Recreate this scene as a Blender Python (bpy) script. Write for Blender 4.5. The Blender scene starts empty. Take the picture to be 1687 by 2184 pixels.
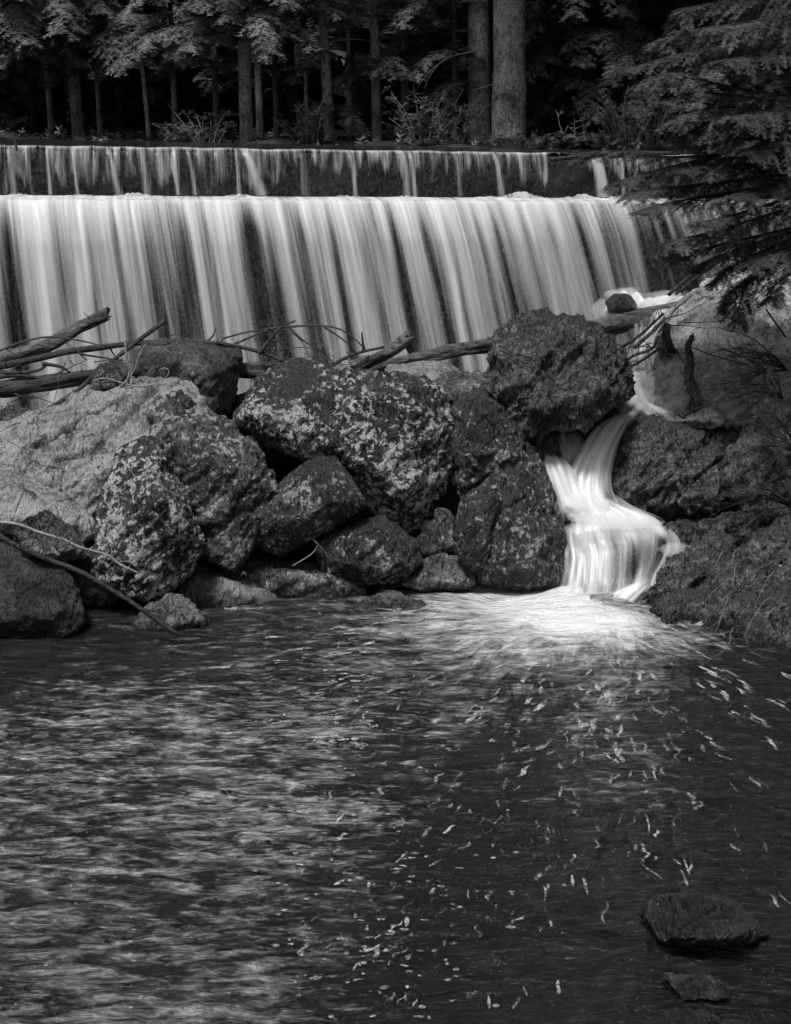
import bpy, bmesh, math, random
import numpy as np
from mathutils import Vector, Matrix

random.seed(7)
RNG = np.random.default_rng(11)
SC = bpy.context.scene
COL = SC.collection

# ------------------------------------------------------------------ camera, sky, sun, exposure
CAM_Z, PITCH, FPX, CU, CV = 3.5, math.radians(15.2), 3031.0, 843.5, 1092.0
cd = bpy.data.cameras.new('camera')
cd.sensor_fit = 'VERTICAL'; cd.sensor_height = 36.0; cd.lens = 36.0 * FPX / 2184.0
cd.clip_start = 0.05; cd.clip_end = 400.0
cam = bpy.data.objects.new('camera', cd); COL.objects.link(cam)
cam.location = (0, 0, CAM_Z); cam.rotation_euler = (math.pi / 2 - PITCH, 0, 0)
SC.camera = cam

SUN_EL, SUN_AZ = math.radians(65), math.radians(-150)     # azimuth clockwise from +Y: from the left
world = bpy.data.worlds.new('World'); SC.world = world; world.use_nodes = True
wt = world.node_tree; wt.nodes.clear()
wo = wt.nodes.new('ShaderNodeOutputWorld'); wb = wt.nodes.new('ShaderNodeBackground')
ws = wt.nodes.new('ShaderNodeTexSky'); wg = wt.nodes.new('ShaderNodeRGBToBW')
ws.sky_type = 'NISHITA'; ws.sun_disc = False
ws.sun_elevation = SUN_EL; ws.sun_rotation = SUN_AZ
ws.air_density = 1.0; ws.dust_density = 3.0
wb.inputs['Strength'].default_value = 0.09
wt.links.new(ws.outputs[0], wg.inputs[0]); wt.links.new(wg.outputs[0], wb.inputs[0]); wt.links.new(wb.outputs[0], wo.inputs[0])
sd = bpy.data.lights.new('sun', 'SUN'); sd.energy = 3.2; sd.angle = math.radians(12); sd.color = (1, 1, 1)
sun = bpy.data.objects.new('sun', sd); COL.objects.link(sun)
_sv = Vector((math.sin(SUN_AZ) * math.cos(SUN_EL), math.cos(SUN_AZ) * math.cos(SUN_EL), math.sin(SUN_EL)))
sun.rotation_euler = _sv.to_track_quat('Z', 'Y').to_euler(); sun.location = _sv * 60
SC.view_settings.view_transform = 'Standard'; SC.view_settings.look = 'None'
SC.view_settings.exposure = 0.4; SC.view_settings.gamma = 1.0; SC.view_settings.use_curve_mapping = False
SC.render.engine = 'CYCLES'
SC.cycles.use_denoising = True; SC.cycles.denoiser = 'OPENIMAGEDENOISE'
SC.cycles.max_bounces = 8; SC.cycles.volume_bounces = 6; SC.cycles.transparent_max_bounces = 16
SC.cycles.sample_clamp_indirect = 4.0

# ------------------------------------------------------------------ helpers: pixels of the photo (1687 wide) <-> metres
def ray(u, v):
    x, y = (u - CU) / FPX, (CV - v) / FPX
    return Vector((x, math.cos(PITCH) + y * math.sin(PITCH), -math.sin(PITCH) + y * math.cos(PITCH)))
def P(u, v, Y):
    d = ray(u, v); return Vector((0, 0, CAM_Z)) + d * (Y / d.y)
def PZ(u, v, z):
    d = ray(u, v); return Vector((0, 0, CAM_Z)) + d * ((z - CAM_Z) / d.z)
def MPP(u, v, Y):
    return (Y / ray(u, v).y) / FPX

_perm = np.random.default_rng(3).permutation(256); _perm = np.concatenate([_perm, _perm, _perm])
_g = np.array([[1,1,0],[-1,1,0],[1,-1,0],[-1,-1,0],[1,0,1],[-1,0,1],[1,0,-1],[-1,0,-1],[0,1,1],[0,-1,1],[0,1,-1],[0,-1,-1]], float)
def pn(p):
    p = np.asarray(p, float); i = np.floor(p).astype(int); f = p - i; i &= 255
    w = f * f * f * (f * (f * 6 - 15) + 10)
    def gr(dx, dy, dz):
        h = _perm[_perm[_perm[(i[:, 0] + dx) & 255] + ((i[:, 1] + dy) & 255)] + ((i[:, 2] + dz) & 255)] % 12
        g = _g[h]; return g[:, 0] * (f[:, 0] - dx) + g[:, 1] * (f[:, 1] - dy) + g[:, 2] * (f[:, 2] - dz)
    def L(a, b, t): return a + (b - a) * t
    x0 = L(gr(0,0,0), gr(1,0,0), w[:, 0]); x1 = L(gr(0,1,0), gr(1,1,0), w[:, 0])
    x2 = L(gr(0,0,1), gr(1,0,1), w[:, 0]); x3 = L(gr(0,1,1), gr(1,1,1), w[:, 0])
    return L(L(x0, x1, w[:, 1]), L(x2, x3, w[:, 1]), w[:, 2])
def fbm(p, o=4, gain=.5):
    p = np.asarray(p, float); s = 0; a = 1.0
    for k in range(o):
        s = s + a * pn(p * (2.03 ** k) + 17.3 * k); a *= gain
    return s
def ridged(p, o=4, gain=.55):
    p = np.asarray(p, float); s = 0; a = 1.0
    for k in range(o):
        s = s + a * (1 - 2.2 * np.abs(pn(p * (2.1 ** k) + 9.7 * k))); a *= gain
    return s

# ------------------------------------------------------------------ helpers: objects
def tag(o, label=None, cat=None, group=None, kind=None):
    if label: o['label'] = label
    if cat: o['category'] = cat
    if group: o['group'] = group
    if kind: o['kind'] = kind
    return o
def org(o):
    v = Vector((0, 0, 0))
    while o is not None:
        v = v + o.location; o = o.parent
    return v
def mesh_from(name, V, F, smooth=True):
    V = np.asarray(V, np.float32).reshape(-1, 3)
    me = bpy.data.meshes.new(name)
    if isinstance(F, np.ndarray):
        n, k = F.shape
        me.vertices.add(len(V)); me.vertices.foreach_set('co', V.ravel())
        me.loops.add(n * k); me.loops.foreach_set('vertex_index', F.astype(np.int32).ravel())
        me.polygons.add(n)
        me.polygons.foreach_set('loop_start', np.arange(0, n * k, k, dtype=np.int32))
        me.update(calc_edges=True)
    else:
        me.from_pydata(V.tolist(), [], F); me.update()
    me.polygons.foreach_set('use_smooth', [smooth] * len(me.polygons))
    return me
def put(name, V, F, mat, parent=None, origin=None, smooth=True):
    """link ONE mesh object; V in world coordinates"""
    V = np.asarray(V, float).reshape(-1, 3)
    if origin is None:
        origin = org(parent) if parent else Vector((V[:, 0].mean(), V[:, 1].mean(), V[:, 2].min()))
    base = org(parent) if parent else Vector((0, 0, 0))
    o = bpy.data.objects.new(name, mesh_from(name, V - np.array(origin), F, smooth))
    COL.objects.link(o); o.location = origin - base
    if parent: o.parent = parent
    for m in (mat if isinstance(mat, (list, tuple)) else [mat]): o.data.materials.append(m)
    return o
def empty(name, loc):
    o = bpy.data.objects.new(name, None); COL.objects.link(o); o.location = loc; o.empty_display_size = .1
    return o

def spline(pts, n):
    """catmull-rom through pts (k,3) -> (n,3)"""
    p = np.asarray([tuple(q) for q in pts], float)
    if len(p) == 2: return p[0] + (p[1] - p[0]) * np.linspace(0, 1, n)[:, None]
    p = np.vstack([2 * p[0] - p[1], p, 2 * p[-1] - p[-2]])
    t = np.linspace(0, len(p) - 3 - 1e-6, n); i = t.astype(int); f = (t - i)[:, None]
    a, b, c, d = p[i], p[i + 1], p[i + 2], p[i + 3]
    return .5 * (2 * b + (c - a) * f + (2 * a - 5 * b + 4 * c - d) * f ** 2 + (3 * b - a - 3 * c + d) * f ** 3)
class Tubes:
    def __init__(s): s.V, s.F, s.n = [], [], 0
    def add(s, path, r0, r1, seg=7, n=None, rough=.12, jag=0, seed=0, power=1.0, fq=9.0):
        path = [Vector(p) for p in path]
        L = sum((path[i + 1] - path[i]).length for i in range(len(path) - 1))
        n = n or max(4, min(60, int(L / max(.02, 2.2 * max(r0, r1)) + 3 * len(path))))
        c = spline(path, n); t = np.gradient(c, axis=0); t /= np.linalg.norm(t, axis=1)[:, None] + 1e-9
        up = np.array([0, 0, 1.0]) if abs(t[:, 2]).mean() < .8 else np.array([0, 1.0, 0])
        a = np.cross(t, up); a /= np.linalg.norm(a, axis=1)[:, None] + 1e-9; b = np.cross(a, t)
        r = r0 + (r1 - r0) * np.linspace(0, 1, n) ** power
        th = np.linspace(0, 2 * math.pi, seg, endpoint=False)
        ring = c[:, None, :] + (np.cos(th)[None, :, None] * a[:, None, :] + np.sin(th)[None, :, None] * b[:, None, :]) * r[:, None, None]
        pts = ring.reshape(-1, 3)
        if rough:
            # bark ridges run along the stem: noise in (angle, slow length)
            lx = np.repeat(np.linspace(0, L, n), seg); ang = np.tile(th, n)
            q = np.stack([np.cos(ang) * 1.7 + seed, np.sin(ang) * 1.7, lx * fq * .35], 1)
            k = 1 + rough * (1.2 * pn(q) + .9 * pn(q * np.array([2.6, 2.6, 1.6]) + 5) + (.9 * pn(q * np.array([5.5, 5.5, 1.2]) + 9) if seg > 9 else 0))
            cc = np.repeat(c, seg, 0); pts = cc + (pts - cc) * k[:, None]
        if jag:
            last = pts[-seg:]; last += t[-1] * (jag * RNG.uniform(-.3, 1.0, seg))[:, None]
        i0 = s.n; s.V.append(pts)
        for k in range(n - 1):
            for j in range(seg):
                j2 = (j + 1) % seg
                s.F.append((i0 + k * seg + j, i0 + k * seg + j2, i0 + (k + 1) * seg + j2, i0 + (k + 1) * seg + j))
        s.F.append(tuple(i0 + j for j in range(seg))[::-1]); s.F.append(tuple(i0 + (n - 1) * seg + j for j in range(seg)))
        s.n += len(pts); return s
    def put(s, name, mat, parent=None, origin=None):
        return put(name, np.vstack(s.V), s.F, mat, parent, origin)

# ------------------------------------------------------------------ materials (all grey: the photograph is black and white)
def newmat(name):
    m = bpy.data.materials.new(name); m.use_nodes = True
    nt = m.node_tree; nt.nodes.clear(); return m, nt
class NB:
    def __init__(s, nt): s.nt = nt
    def n(s, t, **kw):
        x = s.nt.nodes.new(t)
        for k, v in kw.items(): setattr(x, k, v)
        return x
    def l(s, a, b): s.nt.links.new(a, b)
    def set(s, sock, val):
        if hasattr(val, 'is_output'): s.l(val, sock)
        elif isinstance(val, (int, float)) and sock.type == 'RGBA': sock.default_value = (val, val, val, 1)
        else: sock.default_value = val
    def math(s, op, a, b=None, c=None, clamp=False):
        x = s.n('ShaderNodeMath', operation=op, use_clamp=clamp); s.set(x.inputs[0], a)
        if b is not None: s.set(x.inputs[1], b)
        if c is not None: s.set(x.inputs[2], c)
        return x.outputs[0]
    def ramp(s, x, a, b, c=0.0, d=1.0, smooth=True):
        r = s.n('ShaderNodeMapRange', interpolation_type='SMOOTHSTEP' if smooth else 'LINEAR')
        s.set(r.inputs[0], x)
        for i, v in enumerate((a, b, c, d)): s.set(r.inputs[i + 1], v)
        return r.outputs[0]
    def mix(s, f, a, b):
        r = s.n('ShaderNodeMix', data_type='FLOAT'); s.set(r.inputs[0], f); s.set(r.inputs[2], a); s.set(r.inputs[3], b); return r.outputs[0]
    def noise(s, vec, scale, detail=4, rough=.55, dist=0):
        x = s.n('ShaderNodeTexNoise'); s.l(vec, x.inputs['Vector'])
        x.inputs['Scale'].default_value = scale; x.inputs['Detail'].default_value = detail
        x.inputs['Roughness'].default_value = rough; x.inputs['Distortion'].default_value = dist
        return x.outputs[0]
    def mapping(s, vec, scale=(1, 1, 1), rot=(0, 0, 0), loc=(0, 0, 0)):
        x = s.n('ShaderNodeMapping'); s.l(vec, x.inputs[0])
        x.inputs[1].default_value = loc; x.inputs[2].default_value = rot; x.inputs[3].default_value = scale
        return x.outputs[0]
    def obj(s): return s.n('ShaderNodeTexCoord').outputs['Object']
    def attr(s, name):
        x = s.n('ShaderNodeAttribute', attribute_name=name); return x.outputs['Fac']
    def uv(s, name):
        x = s.n('ShaderNodeUVMap', uv_map=name); return x.outputs[0]
    def bump(s, h, strength, dist, prev=None):
        x = s.n('ShaderNodeBump'); x.inputs['Strength'].default_value = strength; x.inputs['Distance'].default_value = dist
        s.l(h, x.inputs['Height'])
        if prev is not None: s.l(prev, x.inputs['Normal'])
        return x.outputs[0]
    def pbsdf(s, col, rough, normal=None, spec=.5, ior=None, sheen=None):
        x = s.n('ShaderNodeBsdfPrincipled'); s.set(x.inputs['Base Color'], col); s.set(x.inputs['Roughness'], rough)
        s.set(x.inputs['Specular IOR Level'], spec)
        if ior: x.inputs['IOR'].default_value = ior
        if normal is not None: s.l(normal, x.inputs['Normal'])
        return x.outputs[0]
    def out(s, sh):
        o = s.n('ShaderNodeOutputMaterial'); s.l(sh, o.inputs[0])

def m_rock(name, dark=.035, light=.13, lichen=.0, lcol=.36, lsize=13, fleck=.0, moss=.0, mcol=.02, rough=.5, patch=3.0, bump=1.0, contrast=.6, balance=.5, grain=None):
    m, nt = newmat(name); b = NB(nt); co = b.obj()
    st = b.mapping(co, (2.2, 1.4, .75), (0, math.radians(-42), 0))        # grain that runs diagonally, up to the right
    n1 = b.noise(co, patch, 5, .6, .4); n2 = b.noise(st, 22, 6, .62, .3); n3 = b.noise(st, 75, 4, .6)
    n4 = b.noise(co, 9, 6, .65, .6)
    f = b.math('ADD', b.math('MULTIPLY', n1, .9), b.math('MULTIPLY', n4, .55)); f = b.math('ADD', f, b.math('MULTIPLY', n2, .75))
    f = b.ramp(f, 1.1 - .45 * (balance - .0), 1.1 - .45 * (balance - 1.0))
    col = b.mix(f, dark, light)
    col = b.math('MULTIPLY', col, b.ramp(n3, .36, .64, 1 - contrast, 1 + contrast * 1.1))
    cr = b.n('ShaderNodeTexVoronoi', feature='DISTANCE_TO_EDGE'); b.l(b.mapping(co, (1.6, 1, .6), (0, math.radians(-48), 0)), cr.inputs['Vector']); cr.inputs['Scale'].default_value = 2.3
    crk = b.ramp(b.math('ADD', cr.outputs[0], b.math('MULTIPLY', b.math('SUBTRACT', n4, .5), .10)), .0, .012)
    col = b.math('MULTIPLY', col, b.mix(crk, .35, 1.0))
    if lichen > 0:
        l1 = b.noise(co, lsize * 1.9, 8, .66, .35); l2 = b.noise(co, 3.2, 3, .5)
        lm = b.math('ADD', l1, b.math('MULTIPLY', b.math('SUBTRACT', l2, .5), .45))
        lm = b.ramp(lm, .70 - .2 * lichen, .76 - .2 * lichen)
        lm = b.math('MULTIPLY', lm, b.ramp(n3, .34, .58, .2, 1.0))
        col = b.mix(lm, col, lcol)
    if moss > 0:
        g = b.n('ShaderNodeNewGeometry'); sx = b.n('ShaderNodeSeparateXYZ'); b.l(g.outputs['Normal'], sx.inputs[0])
        mm = b.math('ADD', sx.outputs[2], b.math('MULTIPLY', b.math('SUBTRACT', n1, .5), 2.2))
        mm = b.ramp(mm, .75 - moss, 1.05 - moss)
        mc = b.math('MULTIPLY', b.ramp(b.noise(co, 55, 4, .7), .35, .75, .4, 3.0), mcol)
        col = b.mix(mm, col, mc)
    if fleck > 0:
        fl = b.noise(st, 30, 3, .5, 1.0); col = b.mix(b.ramp(fl, .76 - .1 * fleck, .79 - .1 * fleck), col, .42)
    h = b.math('ADD', b.math('MULTIPLY', n2, .7), b.math('MULTIPLY', n3, .3)); h = b.math('ADD', h, b.math('MULTIPLY', n4, .9))
    h = b.math('ADD', h, b.math('MULTIPLY', crk, .25))
    nb = b.bump(h, 1.0 * bump, .05)
    # a dark wet band where the stone stands in the pool
    gp = b.n('ShaderNodeNewGeometry'); sp = b.n('ShaderNodeSeparateXYZ'); b.l(gp.outputs['Position'], sp.inputs[0])
    dry = b.ramp(b.math('ADD', sp.outputs[2], b.math('MULTIPLY', b.math('SUBTRACT', n4, .5), .12)), .03, .085)
    col = b.math('MULTIPLY', col, b.mix(dry, .38, 1.0))
    rg = b.math('MULTIPLY', b.ramp(n2, .38, .62, rough - .28, rough + .2), b.mix(dry, .45, 1.0))
    b.out(b.pbsdf(col, rg, nb, .5)); return m
def m_simple(name, col, rough=.8, scale=30, var=.5, bump=.3, stretch=(1, 1, 1), bd=.01, spec=.3):
    m, nt = newmat(name); b = NB(nt); co = b.mapping(b.obj(), stretch)
    n = b.noise(co, scale, 5, .65, .3); n2 = b.noise(co, scale * .22, 3)
    f = b.math('ADD', b.math('MULTIPLY', n, .6), b.math('MULTIPLY', n2, .4))
    c = b.math('MULTIPLY', b.ramp(f, .32, .68, 1 - var, 1 + var), col)
    b.out(b.pbsdf(c, rough, b.bump(n, bump, bd), spec)); return m
def m_bark(name, col, var=.6, scale=1.0, bump=.9):
    m, nt = newmat(name); b = NB(nt); co = b.obj()
    st = b.mapping(co, (1, 1, .28)); n = b.noise(st, 34 * scale, 6, .7, .5); n2 = b.noise(co, 3.5, 4, .6); n3 = b.noise(b.mapping(co, (1, 1, 1.6)), 18 * scale, 4, .6)
    f = b.math('ADD', b.math('MULTIPLY', n, .55), b.math('MULTIPLY', n2, .45))
    c = b.math('MULTIPLY', b.ramp(f, .34, .64, 1 - var, 1 + var), col)
    c = b.math('MULTIPLY', c, b.ramp(n3, .36, .46, .45, 1.0))
    b.out(b.pbsdf(c, .9, b.bump(b.math('ADD', n, n3), bump, .03), .15)); return m
def m_leaf(name, col, var=.5, trans=.25):
    m, nt = newmat(name); b = NB(nt); co = b.obj()
    n = b.noise(co, 2.2, 3); n2 = b.noise(co, 14, 3)
    f = b.math('ADD', b.math('MULTIPLY', n, .6), b.math('MULTIPLY', n2, .4))
    c = b.math('MULTIPLY', b.ramp(f, .35, .65, 1 - var, 1 + var), col)
    a = b.pbsdf(c, .55, None, .35)
    t = b.n('ShaderNodeBsdfTranslucent'); b.set(t.inputs[0], c)
    mx = b.n('ShaderNodeMixShader'); mx.inputs[0].default_value = trans; b.l(a, mx.inputs[1]); b.l(t.outputs[0], mx.inputs[2])
    b.out(mx.outputs[0]); return m
def m_veil(name, col=.78, fine=55, mid=14, along=.5, k_f=.55, k_m=.5, lo=.2, hi=.95, grain=.25, top=1.0, amin=0.0, amax=1.0):
    """falling water: strands along the flow (uv v), thickness in attribute dens"""
    m, nt = newmat(name); b = NB(nt); uv = b.uv('flow')
    v1 = b.mapping(uv, (fine, along * 1.6, 1)); v2 = b.mapping(uv, (mid, along, 1)); v3 = b.mapping(uv, (fine * 2.6, along * 4, 1))
    n1 = b.noise(v1, 1, 3, .6, .15); n2 = b.noise(v2, 1, 3, .55, .25); n3 = b.noise(v3, 1, 2, .6); n4 = b.noise(uv, 38, 3, .7)
    d = b.attr('dens')
    x = b.math('ADD', d, b.math('MULTIPLY', b.math('SUBTRACT', n1, .5), 2 * k_f))
    x = b.math('ADD', x, b.math('MULTIPLY', b.math('SUBTRACT', n2, .5), 2 * k_m))
    x = b.math('ADD', x, b.math('MULTIPLY', b.math('SUBTRACT', n3, .5), .9 * k_f))
    x = b.math('ADD', x, b.math('MULTIPLY', b.math('SUBTRACT', n4, .5), grain))
    a = b.ramp(x, lo, hi, amin, amax)
    dead = b.ramp(d, .02, .12)
    a = b.math('MULTIPLY', a, dead)
    df = b.n('ShaderNodeBsdfDiffuse'); b.set(df.inputs[0], col)
    b.l(b.bump(b.math('ADD', n1, b.math('MULTIPLY', n2, 1.5)), .35, .02), df.inputs['Normal'])
    tl = b.n('ShaderNodeBsdfTranslucent'); b.set(tl.inputs[0], col)
    ms = b.n('ShaderNodeMixShader'); ms.inputs[0].default_value = .3; b.l(df.outputs[0], ms.inputs[1]); b.l(tl.outputs[0], ms.inputs[2])
    gl = b.n('ShaderNodeBsdfGlossy'); gl.inputs['Roughness'].default_value = .35; b.set(gl.inputs[0], .8)
    mg = b.n('ShaderNodeMixShader'); mg.inputs[0].default_value = .06; b.l(ms.outputs[0], mg.inputs[1]); b.l(gl.outputs[0], mg.inputs[2])
    tr = b.n('ShaderNodeBsdfTransparent'); mx = b.n('ShaderNodeMixShader'); b.l(a, mx.inputs[0]); b.l(tr.outputs[0], mx.inputs[1]); b.l(mg.outputs[0], mx.inputs[2])
    b.out(mx.outputs[0]); return m

M_DARKROCK = m_rock('dark lichen rock', .006, .050, lichen=.74, lcol=.36, lsize=11, fleck=.55, moss=.08, rough=.38, balance=.42, contrast=.75)
M_LICHEN = m_rock('heavily lichened rock', .006, .045, lichen=1.0, lcol=.50, lsize=10, fleck=.5, moss=.05, rough=.40, balance=.4, contrast=.75)
M_PALE = m_rock('pale split rock', .06, .40, lichen=.15, lcol=.38, moss=.0, rough=.75, patch=2.6, balance=.63, bump=1.3, contrast=.28)
M_MID = m_rock('grey rock', .014, .15, lichen=.7, lcol=.38, lsize=10, contrast=.7, fleck=.3, balance=.5)
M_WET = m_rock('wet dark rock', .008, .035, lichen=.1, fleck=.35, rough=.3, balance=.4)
M_WETMID = m_rock('damp low rock', .03, .19, lichen=.2, lcol=.28, rough=.45, balance=.5)
M_WETDK = m_rock('wet rough rock', .018, .075, lichen=.1, rough=.45, balance=.45)
M_MIDD = m_rock('dark grey rock with pale streaks', .007, .095, lichen=.8, lcol=.36, lsize=9, contrast=.75, fleck=.4, rough=.45, balance=.45)
M_LOWST = m_rock('pale damp stone', .04, .26, lichen=.3, lcol=.34, rough=.45, balance=.55, contrast=.4)
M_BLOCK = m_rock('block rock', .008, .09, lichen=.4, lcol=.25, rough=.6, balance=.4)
M_CONC = m_rock('pebbly dark rock', .013, .06, lichen=.35, lsize=26, lcol=.16, fleck=.3, rough=.6, balance=.45, bump=1.2)
M_CRAG = m_rock('mossy crag', .012, .17, lichen=.5, lcol=.26, lsize=9, moss=.25, mcol=.03, fleck=.25, bump=1.3, balance=.5)
M_MOSS = m_rock('moss bank', .008, .24, lichen=.45, lcol=.28, lsize=16, moss=.22, mcol=.05, fleck=.4, bump=1.5, balance=.45)
M_PALEFACE = m_rock('pale bank rock', .13, .44, lichen=.3, lcol=.36, moss=.0, rough=.7, patch=3.5, balance=.6, contrast=.3)
M_WALL = m_rock('wet dam wall', .005, .022, lichen=.1, lcol=.07, rough=.3, patch=1.6, balance=.4)
M_WOOD = m_simple('weathered log', .09, .75, 34, .85, 1.0, (.2, 1, 1), .05)
M_WOODD = m_simple('dark wet wood', .030, .6, 40, .8, 1.0, (.4, 1, 1), .03)
M_WOODP = m_simple('pale dry stick', .20, .7, 40, .5, .4)
M_TWIG = m_simple('twig', .035, .8, 60, .6, .3)
M_TWIGL = m_simple('light twig', .13, .8, 50, .5, .2)
M_SOIL = m_simple('forest soil', .022, .95, 5, .8, 1.0, (1, 1, 1), .08)
M_BED = m_simple('stream bed', .03, .9, 6, .7, 1.0, (1, 1, 1), .08)
M_BARK = m_bark('grey bark', .19)
M_BARKL = m_bark('pale bark', .27, .7)
M_BARKD = m_bark('dark bark', .03)
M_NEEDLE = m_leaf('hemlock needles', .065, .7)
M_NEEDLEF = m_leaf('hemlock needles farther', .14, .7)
M_CANOPY = m_leaf('tall canopy', .12, .6)
M_FERN = m_leaf('fern green', .09, .4)
M_GRASS = m_leaf('dry grass', .22, .5, .15)
M_MOSSB = m_leaf('moss tufts', .075, .8, .1)
M_FOAM = m_simple('foam', .75, .7, 40, .2, .3)
def m_fleck():
    m, nt = newmat('foam fleck'); b = NB(nt); co = b.obj()
    n = b.noise(co, 5, 3, .6); n2 = b.noise(co, 60, 3, .7)
    a = b.ramp(b.math('ADD', n, b.math('MULTIPLY', b.math('SUBTRACT', n2, .5), .9)), .36, 1.0, .0, .72)
    tr = b.n('ShaderNodeBsdfTransparent'); mx = b.n('ShaderNodeMixShader'); b.l(a, mx.inputs[0]); b.l(tr.outputs[0], mx.inputs[1]); b.l(b.pbsdf(.7, .7), mx.inputs[2]); b.out(mx.outputs[0]); return m
M_FLECK = m_fleck()
M_WHITELEAF = m_simple('bleached leaf', .7, .6, 20, .15, .2)
M_VEIL = m_veil('main fall veil', .82, 36, 11, .30, .30, .46, .13, 1.42, .20)
M_VEIL2 = m_veil('upper fall veil', .78, 75, 19, .8, .45, .45, .25, 1.3, .12, amax=.72)
M_CASC = m_veil('cascade veil', .90, 46, 10, .7, .26, .34, .0, 1.15, .12)

def m_water():
    m, nt = newmat('pool water'); b = NB(nt); co = b.obj(); uvp = b.uv('polar')
    foam = b.attr('foam'); near = b.attr('near')  # foam value also holds the sky sheen painted on the left water
    lin = b.mapping(co, (1.0, 2.6, 1), (0, 0, math.radians(6)))
    w0 = b.noise(lin, 4.6, 4, .6, 1.0); w1 = b.noise(lin, 2.6, 5, .6, .9); w2 = b.noise(lin, 9, 5, .62, 1.1); w3 = b.noise(lin, 30, 3, .6, .5)
    s1 = b.noise(b.mapping(uvp, (6, 1.6, 1)), 1, 6, .62, 1.6); s2 = b.math('ADD', b.math('MULTIPLY', b.noise(b.mapping(uvp, (20, 3.2, 1)), 1, 4, .65, 1.2), .5), b.math('MULTIPLY', w2, .5))
    st = b.mix(near, b.math('ADD', b.math('MULTIPLY', w0, .52), b.math('ADD', b.math('MULTIPLY', w2, .58), b.math('MULTIPLY', w3, -.10))), b.math('ADD', b.math('MULTIPLY', s1, .55), b.math('MULTIPLY', s2, .45)))
    x = b.math('ADD', b.math('MULTIPLY', b.math('SUBTRACT', st, .5), b.mix(b.attr('calm'), 2.5, 1.4)), foam)
    x = b.math('ADD', x, b.math('MULTIPLY', b.math('SUBTRACT', w1, .5), .9))
    f = b.ramp(x, .20, 1.30)
    col = b.mix(f, .006, .70)
    h = b.math('ADD', b.math('MULTIPLY', w1, 1.6), b.math('ADD', b.math('MULTIPLY', w2, .55), b.math('MULTIPLY', w3, .12)))
    nb = b.bump(h, .8, .12)
    b.out(b.pbsdf(col, b.mix(f, .10, .6), nb, .5, 1.33)); return m
M_WATER = m_water()
M_UPWATER = m_simple('upper pool water', .02, .15, 6, .3, .12, (1, 3, 1), .02, .5)

# ------------------------------------------------------------------ terrain, pools, dam
def sstep(x, a, b):
    t = np.clip((x - a) / (b - a), 0, 1); return t * t * (3 - 2 * t)
def DY(u):   # depth of the lower dam crest along the picture: its right end lies farther off
    return 14.3 + 2.0 * (u + 100) / 1800.0
CR_U = (-420, 2000)
def crest(u, up=False):
    if up:
        v = 311.5 + (332 - 311.5) * u / 1441.0; Y = DY(u) + .85
    else:
        v = 424 + (430 - 424) * u / 1441.0; Y = DY(u)
    return P(u, v, Y)

def terrain():
    xs = np.concatenate([np.arange(-60, -12, 2.0), np.arange(-12, 14, .4), np.arange(14, 62, 2.0)])
    ys = np.concatenate([np.arange(-20, 8, 2.0), np.arange(8, 30, .4), np.arange(30, 140, 3.0)])
    X, Yg = np.meshgrid(xs, ys); p = np.stack([X.ravel(), Yg.ravel(), np.zeros(X.size)], 1)
    x, y = p[:, 0], p[:, 1]
    z = np.full(len(x), -.7)
    z = np.maximum(z, -.7 + 1.35 * sstep(y, 11.0, 13.0))                                # bed behind the boulders
    z = z + (2.2 - z) * sstep(y, 16.6 + .13 * x, 17.4 + .13 * x)                         # behind the dam
    bank = 2.2 + 1.03 * sstep(y, 18.8, 19.7) + .02 * np.clip(y - 20, 0, 6) + .17 * np.clip(y - 26, 0, 40)
    z = np.where(y > 18.2, np.maximum(z, bank), z)
    rb = sstep(x - .03 * (y - 10), 3.2, 5.6)                                              # right bank
    z = z + np.maximum(0, 3.2 - z) * rb * sstep(y, 4, 9)
    z = z + .25 * np.clip(x - 5.5, 0, 8) * (y > 2)
    lb = sstep(-x, 6.0, 9.0); z = z + np.maximum(0, 2.6 - z) * lb
    p[:, 2] = z + (.16 * fbm(p * .9, 3) + .06 * fbm(p * 3.1, 3)) * sstep(z, 1.2, 3.0)
    nx, ny = len(xs), len(ys); i = np.arange(ny - 1)[:, None] * nx + np.arange(nx - 1)[None, :]
    F = np.stack([i, i + 1, i + nx + 1, i + nx], -1).reshape(-1, 4)
    tag(put('forest_ground', p, F, M_SOIL, origin=Vector((0, 0, 0))), kind='structure')
terrain()

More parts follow.
